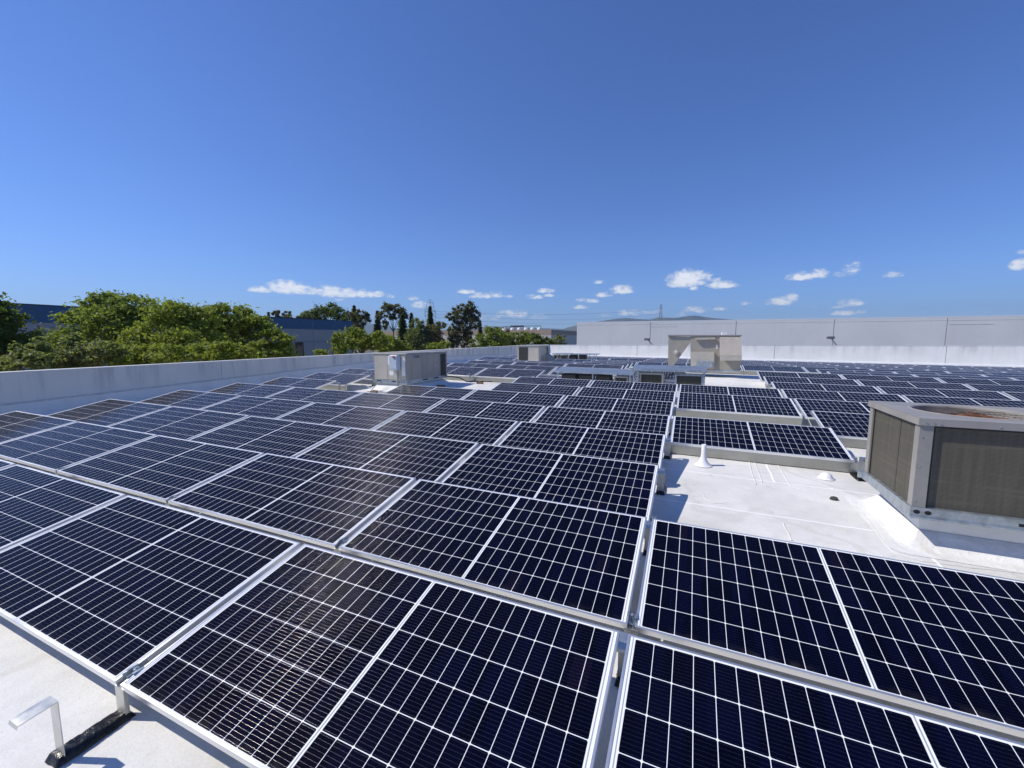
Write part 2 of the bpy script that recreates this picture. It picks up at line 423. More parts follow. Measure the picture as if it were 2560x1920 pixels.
_f0, _f1 = at_y(1400, 862, YF), at_y(2560, 863.5, YF)
def ztop_f(x): return _f0.z+(_f1.z-_f0.z)*(x-_f0.x)/(_f1.x-_f0.x)
fw = thing('parapet_wall', 'long white parapet wall in sun across the far end of the roof', 'parapet wall', (0, YF, 0))
cuts = [XW, at_y(1593, 870, YF).x, at_y(1937, 870, YF).x, at_y(2367, 870, YF).x, 30., XR]
wl = MB()
for a, b2 in zip(cuts[:-1], cuts[1:]):
    x0, x1 = a+.014, b2-.014
    wl.prism([(x0,0,-7.6),(x1,0,-7.6),(x1,0,ztop_f(x1)-.02),(x0,0,ztop_f(x0)-.02)], (0,.2,0))
wl.build('wall', M['parapet_far'], fw)
jn = MB()
for x in cuts[1:-1]: jn.prism([(x-.014,.03,-1.),(x+.014,.03,-1.),(x+.014,.03,ztop_f(x)-.03),(x-.014,.03,ztop_f(x)-.03)], (0,.15,0))
jn.build('joint', M['joint'], fw)
MB().prism([(XW,-.012,ztop_f(XW)-.02),(XR,-.012,ztop_f(XR)-.02),(XR,-.012,ztop_f(XR)),(XW,-.012,ztop_f(XW))], (0,.224,0)).build('coping', M['flash'], fw)
fl = MB()
A = [zr(XW,YF), zr(XR,YF)]
fl.quad((XW+.05,-.45,A[0]+.004),(XR,-.45,A[1]+.004),(XR,-.06,A[1]+.26),(XW+.05,-.06,A[0]+.26))
fl.quad((XW+.05,-.06,A[0]+.26),(XR,-.06,A[1]+.26),(XR,-.03,A[1]+.40),(XW+.05,-.03,A[0]+.40))
fl.quad((XW+.05,-.03,A[0]+.40),(XR,-.03,A[1]+.40),(XR,-.001,A[1]+.41),(XW+.05,-.001,A[0]+.41))
fl.build('base_flashing', M['paint_white'], fw)

# ================================================================== SOLAR PANELS
m, t, b = newmat('solar_cells')
tcn = t.n('ShaderNodeTexCoord'); sp = t.n('ShaderNodeSeparateXYZ'); t.link(tcn.outputs['Object'], sp.inputs[0])
U, V = sp.outputs[0], sp.outputs[1]
# two halves of 12 x 6 half-cut cells
uc = t.m('SUBTRACT', t.m('ABSOLUTE', t.m('SUBTRACT', U, PL/2)), .0095)      # from the middle band outwards
cu, cv = .0840, .1675
vv = t.m('SUBTRACT', V, (PW-6*cv)/2)
fu = t.m('FRACT', t.m('DIVIDE', uc, cu)); fv = t.m('FRACT', t.m('DIVIDE', vv, cv))
eu = t.m('MULTIPLY', t.m('MINIMUM', fu, t.m('SUBTRACT', 1., fu)), cu)
ev = t.m('MULTIPLY', t.m('MINIMUM', fv, t.m('SUBTRACT', 1., fv)), cv)
gu = t.m('LESS_THAN', eu, .0014); gv = t.m('LESS_THAN', ev, .0017)
corner = t.m('LESS_THAN', t.m('ADD', eu, ev), .0075)
out1 = t.m('LESS_THAN', uc, .0015); out2 = t.m('GREATER_THAN', uc, 12*cu-.0005)
out3 = t.m('LESS_THAN', vv, 0.0); out4 = t.m('GREATER_THAN', vv, 6*cv)
line = t.m('MAXIMUM', t.m('MAXIMUM', gu, gv), t.m('MAXIMUM', corner, t.m('MAXIMUM', t.m('MAXIMUM', out1, out2), t.m('MAXIMUM', out3, out4))))
# grey string ribbons in the middle band and at both ends
rib1 = t.m('LESS_THAN', t.m('ABSOLUTE', t.m('ADD', uc, .0095)), .0028)
rib2 = t.m('LESS_THAN', t.m('ABSOLUTE', t.m('SUBTRACT', uc, 12*cu+.009)), .0024)
rib = t.m('MAXIMUM', rib1, rib2)
# thin bus wires along the panel, ten per cell
fb = t.m('FRACT', t.m('MULTIPLY', fv, 10.)); wire = t.m('LESS_THAN', t.m('ABSOLUTE', t.m('SUBTRACT', fb, .5)), .034)
cid = t.n('ShaderNodeCombineXYZ')
t.link(t.m('FLOOR', t.m('DIVIDE', U, cu)), cid.inputs[0]); t.link(t.m('FLOOR', t.m('DIVIDE', vv, cv)), cid.inputs[1])
oi = t.n('ShaderNodeObjectInfo'); t.link(oi.outputs['Random'], cid.inputs[2])
wn = t.n('ShaderNodeTexWhiteNoise', noise_dimensions='3D'); t.link(cid.outputs[0], wn.inputs['Vector'])
pos = t.n('ShaderNodeNewGeometry').outputs['Position']
cell = t.mix(wn.outputs[0], (.0009,.0011,.0068), (.0016,.0020,.0150))
cell = t.mix(t.m('MULTIPLY', t.m('GREATER_THAN', wn.outputs[0], .965), .35), cell, (.010,.006,.010))
dust = t.ramp(t.noise(pos, 1.6, 5, .6), .35, .8, .0, .0025)
cell = t.mix(dust, cell, (.45,.43,.38))
cell = t.mix(t.m('MULTIPLY', t.ramp(vv, .05, -.005), t.ramp(t.noise(pos, 9, 4, .6), .4, .7, 0, .05)), cell, (.45,.42,.36))
c = t.mix(line, cell, (.84,.85,.87)); c = t.mix(rib, c, (.34,.36,.40))
t.link(c, b.inputs['Base Color'])
b.inputs['Roughness'].default_value = .13
b.inputs['Specular IOR Level'].default_value = .06
b.inputs['IOR'].default_value = 1.45
rn = t.ramp(t.noise(pos, 3, 4), .3, .7, .09, .17); t.link(rn, b.inputs['Roughness'])
# dusty sheen towards the sun
sh = t.n('ShaderNodeBsdfGlossy'); sh.inputs['Roughness'].default_value = .46; sh.inputs['Color'].default_value = (.95,.84,.66,1)
ms = t.n('ShaderNodeMixShader'); ms.inputs[0].default_value = .012
spk = t.noise(pos, 260, 2, .7)
t.link(t.m('MULTIPLY', t.ramp(spk, .38, .72), .005), ms.inputs[0])
outn = m.node_tree.nodes['Material Output']
t.link(b.outputs[0], ms.inputs[1]); t.link(sh.outputs[0], ms.inputs[2])
# round bus wires: bright only where their rounded tops catch the sun
ph = t.m('MULTIPLY', t.m('DIVIDE', t.m('SUBTRACT', fb, .5), .034), 1.25)
nv = t.n('ShaderNodeCombineXYZ'); t.link(t.m('SINE', ph), nv.inputs[1]); t.link(t.m('COSINE', ph), nv.inputs[2])
vt = t.n('ShaderNodeVectorTransform', vector_type='NORMAL', convert_from='OBJECT', convert_to='WORLD'); t.link(nv.outputs[0], vt.inputs[0])
wg = t.n('ShaderNodeBsdfGlossy'); wg.inputs['Roughness'].default_value = .19; wg.inputs['Color'].default_value = (.23,.225,.235,1); t.link(vt.outputs[0], wg.inputs['Normal'])
inl = t.m('MULTIPLY', t.m('MULTIPLY', wire, t.m('SUBTRACT', 1., line)), t.m('SUBTRACT', 1., rib))
brk = t.m('GREATER_THAN', t.noise(pos, 55, 2, .6), .30)
mw = t.n('ShaderNodeMixShader'); t.link(t.m('MULTIPLY', t.m('MULTIPLY', inl, brk), .62), mw.inputs[0])
t.link(ms.outputs[0], mw.inputs[1]); t.link(wg.outputs[0], mw.inputs[2]); t.link(mw.outputs[0], outn.inputs['Surface'])
M['cells'] = m

def panel_proto():
    root = thing('solar_panel', 'x', 'solar panel')
    fr = MB(); lip, d, w = .011, .035, .0016
    def bar(x0,x1,y0,y1): fr.box(x0,x1,y0,y1,-d,0)
    # four mitred rails: a top lip over the glass, an outer wall and a bottom flange
    for (a, b2, nrm) in (((0,0),(PL,0),(0,1)), ((PL,0),(PL,PW),(-1,0)), ((PL,PW),(0,PW),(0,-1)), ((0,PW),(0,0),(1,0))):
        ax, ay = a; bx, by = b2; nx, ny = nrm
        tx, ty = (1 if bx>ax else -1 if bx<ax else 0), (1 if by>ay else -1 if by<ay else 0)
        def P(s, o, z):
            x, y = (ax, ay) if s == 0 else (bx, by)
            k = 1 if s == 0 else -1
            return (x+nx*o+tx*k*o, y+ny*o+ty*k*o, z)
        prof = [(0,-d),(0,-.0012),(.0012,0),(lip,0),(lip,-.004),(w,-.004),(w,-d+.0016),(.026,-d+.0016),(.026,-d)]
        vs = [P(0,o,z) for o, z in prof]+[P(1,o,z) for o, z in prof]; k = len(prof)
        fr.add(vs, [(i, (i+1)%k, k+(i+1)%k, k+i) for i in range(k)])
    fr.build('frame', M['frame'], root)
    gl = MB().box(lip-.004, PL-lip+.004, lip-.004, PW-lip+.004, -.0075, -.0028)
    gl.build('cell_glass', M['cells'], root)
    bs = MB().box(lip, PL-lip, lip, PW-lip, -.0082, -.0077); bs.build('backsheet', M['white'], root)
    jb = MB().box(PL/2-.05, PL/2+.05, PW-.12, PW-.06, -.028, -.0085)
    jb.build('junction_box', M['black'], root)
    return root
proto = panel_proto(); proto_used = False
ORD = ['nearest','second','third','fourth','fifth','sixth','seventh','eighth','ninth','tenth','eleventh','twelfth','thirteenth','fourteenth']
def colname(i):
    if i >= 3: return ['first','second','third','fourth','fifth','sixth','seventh','eighth','ninth','tenth','eleventh'][i-3]+' right of'
    return ['first','second','third','fourth','fifth','sixth','seventh'][2-i]+' left of'
def on_screen(x, y, z):
    d = Vector((x,y,z))-CAM; w = d.dot(_F)
    if w < .15: return False
    return -150 < 1280+FPX*d.dot(_r)/w < 2710 and 960-FPX*d.dot(_u)/w < 2300
def place_panel(x, y, label, tilt=None):
    global proto_used
    if not any(on_screen(x+a*PL, y+b2*PW, zp(x,y)+.1*b2) for a in (0,.25,.5,.75,1) for b2 in (0,.5,1)): return None
    o = proto if not proto_used else dup(proto)
    proto_used = True
    o['label'] = label; o['group'] = 'solar panels in rows on the roof'
    o.location = (x, y, zp(x+PL/2, y)-SX*PL/2*0)
    if tilt is None: tilt = TH if y < RY-.6 else TH-SL+S2
    o.location.z = zp(x, y)
    o.rotation_euler = (tilt+random.uniform(-.003,.003), -SX*-1*0+math.atan(-SX), 0)
    return o
ROWS = {0: [-3,-2,-1,0,1,2,3,4], 1: [-2,-1,0,1,2,3,4], 2: [-2,-1,0,1,2], 3: [-2,-1,0,1,2], 4: [-2,-1,0,1,2,3],
        5: [-2,0,1,2,4,5,6], 6: [-2,1,2,3,4,5,6,7], 7: [-2,1,2,3,4,5,6,7],
        8: [4,5,6,7,8], 9: [4,5,6,7,8,9], 10: [4,5,6,7,8,9], 11: [5,6,7,8,9,10], 12: [5,6,7,8,9,10]}
PX = {}
for j, cols in ROWS.items():
    for i in cols:
        lab = f"solar panel in the {ORD[j]} row back, {colname(i)} the middle seam"
        if j == 0: lab = f"landscape solar panel in the nearest row, {colname(i)} the middle seam"
        elif j >= 8: lab = f"solar panel behind the rusty-fan unit, {ORD[j]} row back, {ORD[i-(4 if j < 11 else 5)].replace('nearest','first')} from left end"
        if place_panel(X0(i), j*PIT, lab): PX[(j,i)] = 1
# the block behind the unit with the switch box (its rows start half a row further back)
NOFF = .17
NORTH = {0: [-2,-1,0], 1: [-2,-1,0,1,2], 2: [-1,0,1], 3: [-1,0,1], 4: [1]}
for k, cols in NORTH.items():
    for i in cols:
        place_panel(X0(i)+NOFF, 11.06+k*PIT, f"solar panel behind the white-switch unit, {['front','second','third','fourth','last'][k]} row there, {ORD[i+2].replace('nearest','first')} from left wall")
# the far field down to the far parapet
FAR0 = 17.85
FARP = {}
NFAR = 8
for k in range(NFAR):
    for i in range(-2, 12):
        if k == 0 and i in (-2,-1,0): continue
        if k == 1 and i in (-1,): continue
        if k in (2,3) and i in (-1,0,1): continue
        x, y = X0(i)+(.17 if i < 3 else .05), FAR0+k*PIT
        o = place_panel(x, y, f"solar panel, {['last','second last','third last','fourth last','fifth last','sixth last','seventh last','eighth last'][NFAR-1-k]} row before the far parapet, {colname(i)} middle seam")
        if o: FARP[(k,i)] = o

# ---- feet under the panels
def foot_proto():
    r = thing('panel_foot', 'x', 'panel mount')
    w = .036
    tr = MB(); nx, ny = 10, 22; vs = []; fs = []
    rnd = random.Random(3)
    for a in range(ny+1):
        for c2 in range(nx+1):
            u, v = c2/nx, a/ny
            edge = min(u, 1-u, v*1.6, (1-v)*1.6)
            z = .004+.026*min(1, edge*6)**.5 + rnd.uniform(-.004,.004)*(edge > 0)
            if edge == 0: z = -.002
            vs.append((-w*1.3+2*w*1.3*u+rnd.uniform(-.003,.003)*(edge == 0), -.235+.275*v+rnd.uniform(-.004,.004)*(edge == 0), z))
    for a in range(ny):
        for c2 in range(nx): fs.append((a*(nx+1)+c2, a*(nx+1)+c2+1, (a+1)*(nx+1)+c2+1, (a+1)*(nx+1)+c2))
    tr.add(vs, fs, True); tr.build('base_tray', M['mastic'], r)
    fl = MB()                                           # low front leg with its turned flange
    fl.box(-w, w, .005, .0085, .005, .152); fl.box(-w, w, .0086, .045, .1485, .152)
    fl.box(-w, -w+.003, .0086, .022, .02, .148); fl.box(w-.003, w, .0086, .022, .02, .148)
    for k in range(4): fl.box(-w*.8+k*w*.5, -w*.8+k*w*.5+.004, .012, .04, .1521, .160)
    fl.build('front_leg', M['alu_sheet'], r)
    rl = MB()                                           # tall rear leg with the sloping wing
    rl.box(-w, w, -.2035, -.20, .005, .272)
    rl.prism([(-w,-.20,.272),(w,-.20,.272),(w,-.20,.2755),(-w,-.20,.2755)], (0,-.115,-.008))
    rl.prism([(-w,-.315,.264),(w,-.315,.264),(w,-.315,.2675),(-w,-.315,.2675)], (0,-.004,-.012))
    rl.build('rear_leg', M['alu_sheet'], r)
    return r
foot = foot_proto(); foot_used = False
cl0 = None
def clamp(parent, y0, y1, z, tilt):
    global cl0
    c2 = MB()
    c2.box(-.021, .021, y0, y1, z-.03, z-.026); c2.box(-.021, -.018, y0, y1, z-.03, z+.002); c2.box(.018, .021, y0, y1, z-.03, z+.002)
    c2.box(-.03, -.018, y0+.02, y0+.07, z+.0015, z+.005); c2.box(.018, .03, y0+.02, y0+.07, z+.0015, z+.005)
    c2.tube([(0,y0+.045,z-.03),(0,y0+.045,z+.008)], .007, 8); c2.tube([(0,y0+.045,z-.004),(0,y0+.045,z+.004)], .013, 6)
    return c2.build('clamp', M['galv'], parent)
def place_foot(x, y, label, rear=None, clamps=True):
    global foot_used
    o = foot if not foot_used else dup(foot)
    foot_used = True
    o['label'] = label; o['group'] = 'panel feet between the rows'
    o.location = (x, y, zr(x, y)+.002)
    return o
clamp(foot, .03, .13, .192, 0)
FEET = []
seamname = {-1:'fourth seam left of the middle seam',0:'third seam left of the middle seam',1:'second seam left of the middle seam',2:'first seam left of the middle seam',3:'middle seam',4:'first seam right of the middle seam'}
near_lab = {0: 'aluminium foot before the nearest row, ', 1: 'metal foot behind the nearest row, ', 2: 'metal foot behind the second row, ', 3: 'metal foot behind the third row, ', 4: 'metal foot behind the fourth row, '}
for j in (0,1,2,3,4):
    for bnd in ((1,2,3) if j == 0 else (0,1,2,3)):
        if not on_screen(X0(bnd)-GAP/2, j*PIT, -.1): continue
        lab = near_lab[j]+seamname[bnd]
        if (j, bnd) == (0, 2): lab = 'bare aluminium foot with tall sloping tab on black mastic, bottom left corner'
        place_foot(X0(bnd)-GAP/2, j*PIT-.002, lab)
# feet at open row ends
place_foot(X0(4)-GAP/2-.01, 4*PIT, 'aluminium foot with black base beside the rusty-fan unit, fifth row corner')
place_foot(X0(4)-GAP/2, 5*PIT, 'aluminium foot behind the fifth row, left of the rusty-fan unit')
place_foot(X0(3)-GAP/2, 5*PIT, 'aluminium foot at the middle seam behind the fifth row')
place_foot(X0(-1)-GAP/2, 6*PIT, 'aluminium foot at the open row corner left of the white-switch unit')
place_foot(X0(-1)-GAP/2, 7*PIT, 'tall aluminium foot right against the white-switch unit corner')
place_foot(X0(0)+NOFF-GAP/2, 11.06, 'aluminium foot with raised tab behind the shadow of the white-switch unit')
place_foot(X0(1)+NOFF-GAP/2+.02, 11.06, 'aluminium foot just left of the lower metal canopy')
place_foot(X0(4)-GAP/2, 9*PIT, 'left one of two bright feet at the white gap right of the big pinkish-hood unit')
place_foot(X0(4)+.06, 8*PIT, 'nearer of two bright feet at the white gap right of the big pinkish-hood unit')
place_foot(X0(5)-GAP/2, 12*PIT, 'aluminium foot at the row end far right of the big pinkish-hood unit')
place_foot(X0(5)-GAP/2, 11*PIT+.02, 'aluminium foot at the row end beside the far bluish metal sheet')

# ---- sheet metal wind deflectors below the open fronts of rows
def deflector(x0, y, label, n=1, h=HR):
    r = MB()
    L2 = n*(PL+GAP)-GAP
    zt, zb = -.036, -h+.014
    r.prism([(0,.004,zt),(L2,.004,zt),(L2,.045,zb),(0,.045,zb)], (0,.003,.0))
    r.prism([(0,.0485,zb),(L2,.0485,zb),(L2,.075,zb-.004),(0,.075,zb-.004)], (0,0,.002))
    o = r.build('wind_deflector', M['deflector'])
    o.location = (x0, y, zp(x0, y)); o.rotation_euler = (0, math.atan(-SX), 0)
    tag(o, label, 'wind deflector', 'wind deflectors below row fronts')
deflector(X0(3), 4*PIT, 'metal wind deflector below the panel front behind the white vent pipe')
deflector(X0(3), 6*PIT, 'metal wind deflector below the seventh-row panel right of the middle seam')
deflector(X0(4), 5*PIT, 'metal wind deflector behind the left edge of the rusty-fan unit')
deflector(X0(-2), 6*PIT, 'metal wind deflector below the panel left of the white-switch unit')
for i in (-1, 0): deflector(X0(i)+NOFF, 11.06, ['metal wind deflector beside the right end of the white-switch unit','metal wind deflector below the panel left of the lower canopy'][i+1])
for i in (2,3,4): deflector(X0(i)+(.17 if i < 3 else .05), FAR0, 'metal wind deflector of the far field, '+['first','second','third'][i-2]+' from its left, behind the big unit')

# ================================================================== ROOFTOP UNITS
# ---- near condenser-type package unit with the rusty fan
def finmat(name, a, b2, pitch):
    m, t, b = newmat(name)
    g = t.n('ShaderNodeNewGeometry').outputs['Position']
    sp = t.n('ShaderNodeSeparateXYZ'); t.link(g, sp.inputs[0])
    fz = t.m('FRACT', t.m('DIVIDE', sp.outputs[2], pitch))
    fin = t.ramp(t.m('ABSOLUTE', t.m('SUBTRACT', fz, .5)), .18, .42)
    mp = t.n('ShaderNodeMapping'); t.link(g, mp.inputs[0]); mp.inputs['Scale'].default_value = (14, 14, .55)
    v1 = t.noise(mp.outputs[0], 2.2, 6, .7)
    mp2 = t.n('ShaderNodeMapping'); t.link(g, mp2.inputs[0]); mp2.inputs['Scale'].default_value = (.7, .7, 16)
    h1 = t.noise(mp2.outputs[0], 2.0, 5, .65)
    c = t.mix(t.ramp(v1, .35, .7), a, b2)
    c = t.mix(t.m('MULTIPLY', t.ramp(h1, .5, .75), .5), c, tuple(x*1.5 for x in b2))
    c = t.mix(t.m('MULTIPLY', fin, .55), c, tuple(x*.35 for x in a))
    t.link(c, b.inputs['Base Color']); b.inputs['Roughness'].default_value = .6; b.inputs['Metallic'].default_value = .15
    bn = t.n('ShaderNodeBump'); bn.inputs['Strength'].default_value = .6; bn.inputs['Distance'].default_value = .004
    t.link(fin, bn.inputs['Height']); bn.invert = True; t.link(bn.outputs[0], b.inputs['Normal'])
    return m
M['coil'] = finmat('dirty_coil_fins', (.112,.101,.074), (.152,.137,.102), .0095)
M['coil_dark'] = finmat('dark_coil_fins', (.03,.032,.03), (.055,.055,.05), .03)
M['coil_far'] = finmat('small_coil_fins', (.035,.035,.025), (.065,.062,.045), .035)

AX0, AX1, AY0, AY1 = 8.345, 10.75, 3.345, 4.35
zc = zr(9.2, 3.8)
zb, zt = .118, .928
ac = thing('air_conditioner', 'weathered grey rooftop unit with round rusty fan opening, right picture edge', 'air conditioner', (AX0, AY0, zc))
A = lambda x, y, z: (x-AX0, y-AY0, z-zc)
def AB(mb, x0,x1,y0,y1,z0,z1): return mb.box(x0-AX0,x1-AX0,y0-AY0,y1-AY0,z0-zc,z1-zc)
# curb with painted flashing
cb = MB()
cx0, cx1, cy0, cy1 = AX0+.11, AX1-.1, AY0+.13, AY1-.1
AB(cb, cx0, cx1, cy0, cy1, zc-.02, zb-.002)
cb.build('curb', M['flash'], ac)
sk = MB()
def ring(off, z): return [A(cx0-off, cy0-off, z), A(cx1+off, cy0-off, z), A(cx1+off, cy1+off, z), A(cx0-off, cy1+off, z)]
def rring(off, h, R_):
    """rounded rectangle round the curb, h above the roof or at a fixed height"""
    pts = []
    for (cx_, cy_, a0) in ((cx0,cy0,180),(cx1,cy0,270),(cx1,cy1,0),(cx0,cy1,90)):
        ux = cx_+(R_-off if cx_ == cx0 else off-R_); uy = cy_+(R_-off if cy_ == cy0 else off-R_)
        for k in range(7):
            a = rad(a0+90*k/6); x, y = ux+R_*math.cos(a), uy+R_*math.sin(a)
            pts.append(A(x, y, zr(x,y)+h))
    return pts
rings_ = [rring(.25,.003,.12), rring(.150,.004,.07), rring(.118,.012,.05), rring(.07,.055,.035), rring(.033,.10,.022), rring(.006,.125,.012)]
nR = len(rings_[0])
for ra_, rb_ in zip(rings_[:-1], rings_[1:]):
    sk.add(ra_+rb_, [(k, (k+1)%nR, nR+(k+1)%nR, nR+k) for k in range(nR)], True)
m, t, b = newmat('stained_curb_flashing')
g = t.n('ShaderNodeNewGeometry').outputs['Position']
c = t.mix(t.ramp(t.noise(g, 6, 5), .35, .7), (.72,.71,.68), (.82,.82,.80))
c = t.mix(t.m('MULTIPLY', t.ramp(t.noise(g, 2.3, 7, .7), .55, .72), .5), c, (.56,.51,.42))
t.link(c, b.inputs['Base Color']); b.inputs['Roughness'].default_value = .7
bn = t.n('ShaderNodeBump'); bn.inputs['Strength'].default_value = .6; bn.inputs['Distance'].default_value = .02
t.link(t.noise(g, 14, 5, .6), bn.inputs['Height']); t.link(bn.outputs[0], b.inputs['Normal'])
M['stain'] = m
sk.build('curb_flashing', m, ac)
# base rails
rl = MB()
AB(rl, AX0-.012, AX1, AY0-.012, AY0+.03, zb, zb+.085)
AB(rl, AX0-.012, AX1, AY0-.035, AY0-.0125, zb, zb+.012)
AB(rl, AX0-.012, AX0+.03, AY0+.031, AY1+.012, zb, zb+.085)
AB(rl, AX0-.045, AX0-.0125, AY1-.01, AY1+.03, zb+.01, zb+.07)
rl.build('base_rail', M['galv'], ac)
hl = MB()
for hx in (.03, .10):
    hl.add([A(AX0+hx+.022*math.cos(a), AY0-.0135, zb+.05+.017*math.sin(a)) for a in [2*math.pi*k/20 for k in range(20)]], [tuple(range(20))])
hl.box(.62, .80, -.0138, -.0132, zb+.032-zc, zb+.056-zc)
hl.build('rail_hole', M['dark'], ac)
# posts
ps = MB(); AB(ps, AX0, AX0+.085, AY0, AY0+.045, zb+.086, zt-.05)
AB(ps, AX0, AX0+.03, AY0+.0455, AY0+.075, zb+.086, zt-.05); ps.build('corner_post', M['grey_enamel'], ac)
ps = MB(); AB(ps, AX0, AX0+.03, AY1-.075, AY1, zb+.086, zt-.05); ps.build('corner_post', M['grey_enamel'], ac)
ps = MB(); AB(ps, AX0+1.25, AX0+1.33, AY0, AY0+.04, zb+.086, zt-.05); ps.build('corner_post', M['grey_enamel'], ac)
pb = MB(); AB(pb, AX0+1.3301, AX1, AY0+.004, AY1-.01, zb+.086, zt-.05); pb.build('rear_cabinet', M['grey_enamel'], ac)
# coil faces, set back behind the posts
cf = MB(); AB(cf, AX0+.086, AX0+1.249, AY0+.028, AY0+.034, zb+.087, zt-.052); cf.build('coil_face', M['coil'], ac)
cf = MB(); AB(cf, AX0+.018, AX0+.024, AY0+.076, AY1-.076, zb+.087, zt-.052); cf.build('coil_face', M['coil'], ac)
dk = MB()
AB(dk, AX0+.0865, AX0+.105, AY0+.022, AY0+.0279, zb+.088, zt-.053)
AB(dk, AX0+.1051, AX0+1.249, AY0+.022, AY0+.0279, zt-.075, zt-.053)
dk.build('coil_gasket', M['black'], ac); dk = MB()
AB(dk, AX0+.012, AX0+.0179, AY1-.095, AY1-.0755, zb+.088, zt-.053)
dk.build('coil_gasket', M['black'], ac)
sm = MB()
AB(sm, AX0+.71, AX0+.714, AY0+.026, AY0+.0275, zb+.088, zt-.076); AB(sm, AX0+.0165, AX0+.0175, AY0+.36, AY0+.365, zb+.088, zt-.053)
sm.build('coil_seam', M['black'], ac)
# top pan with the fan opening
FX, FY, FR = 8.86, 3.86, .355
tp = MB()
tp.holeplate(AX0-.015-AX0, AX1-AX0, -.015, AY1-AY0+.015, FX-AX0, FY-AY0, FR, zt-zc)
AB(tp, AX0-.015, AX1, AY0-.015, AY0-.012, zt-.055, zt); AB(tp, AX0-.015, AX0-.012, AY0-.0119, AY1+.015, zt-.055, zt)
AB(tp, AX0-.0119, AX1, AY1+.012, AY1+.015, zt-.055, zt)
n = 64
for (ra, za, rb, zb2) in ((FR, zt, FR+.012, zt+.008), (FR+.012, zt+.008, FR+.03, zt+.0005), (FR, zt, FR-.015, zt-.11)):
    va = [A(FX+ra*math.cos(2*math.pi*k/n), FY+ra*math.sin(2*math.pi*k/n), za) for k in range(n)]
    vb = [A(FX+rb*math.cos(2*math.pi*k/n), FY+rb*math.sin(2*math.pi*k/n), zb2) for k in range(n)]
    tp.add(va+vb, [(k, (k+1)%n, n+(k+1)%n, n+k) for k in range(n)], True)
tp.build('top_pan', M['grey_enamel'], ac)
gr = MB()
for k in range(1, 11):
    rr = FR*k/11
    gr.tube([A(FX+rr*math.cos(2*math.pi*a/40), FY+rr*math.sin(2*math.pi*a/40), zt-.012) for a in range(41)], .0011, 5, caps=False)
for k in range(12):
    a = math.pi*k/6
    gr.tube([A(FX+.03*math.cos(a), FY+.03*math.sin(a), zt-.008), A(FX+FR*math.cos(a), FY+FR*math.sin(a), zt-.008)], .0016, 5)
gr.build('fan_guard', M['guard'], ac)
fb2 = MB()
for k in range(4):
    a = math.pi*k/2+.4
    for s_ in range(6):
        a0, a1 = a+s_*.13, a+(s_+1)*.13
        z0, z1 = zt-.075+s_*.008, zt-.075+(s_+1)*.008
        fb2.quad(A(FX+.06*math.cos(a0),FY+.06*math.sin(a0),z0), A(FX+.32*math.cos(a0),FY+.32*math.sin(a0),z0), A(FX+.32*math.cos(a1),FY+.32*math.sin(a1),z1), A(FX+.06*math.cos(a1),FY+.06*math.sin(a1),z1))
fb2.lathe([(.07,-.09),(.07,-.03),(.05,-.02)], A(FX,FY,zt), 20)
fb2.build('fan_blade', M['rust'], ac)
fd = MB(); fd.add([A(FX+.345*math.cos(2*math.pi*k/n), FY+.345*math.sin(2*math.pi*k/n), zt-.16) for k in range(n)], [tuple(range(n))])
fd.build('fan_well', M['rust'], ac)

bl = MB()
for bx_, by_, bz_ in ((.03,-.0165,zt-.03),(.075,-.0165,zt-.03),(.115,-.0165,zt-.035),(.45,-.0165,zt-.03),(.85,-.0165,zt-.03)):
    bl.tube([(bx_,by_,bz_-zc),(bx_,by_-.004,bz_-zc)], .0055, 8)
for zz_ in (zb+.14, zb+.42, zb+.66): bl.tube([(.02,-.0005,zz_-zc),(.02,-.004,zz_-zc)], .005, 8)
bl.build('screws', M['galv'], ac)
sp_ = MB(); rs9 = random.Random(9)
for (sx9, sy9, sr9) in ((.16,.128,.022),(.55,.128,.010)):
    sp_.add([(sx9+sr9*(1+rs9.uniform(-.4,.3))*math.cos(a_), sy9, zb-zc-.06+sr9*.9*(1+rs9.uniform(-.4,.3))*math.sin(a_)) for a_ in [2*math.pi*k/14 for k in range(14)]], [tuple(range(14))])
sp_.build('paint_splash', M['paint_white'], ac)
# ---- text helper
def text_mesh(name, body, size, matx, parent, loc, rot):
    cu2 = bpy.data.curves.new('txt', 'FONT'); cu2.body = body; cu2.size = size; cu2.extrude = .0006; cu2.offset = .0035
    o = bpy.data.objects.new('txt', cu2); COL.objects.link(o)
    dg = bpy.context.evaluated_depsgraph_get()
    me = bpy.data.meshes.new_from_object(o.evaluated_get(dg)); me.name = name
    COL.objects.unlink(o); bpy.data.objects.remove(o)
    me.materials.clear(); me.materials.append(matx)
    p = bpy.data.objects.new(name, me); COL.objects.link(p); p.parent = parent; p.location = loc; p.rotation_euler = rot
    return p

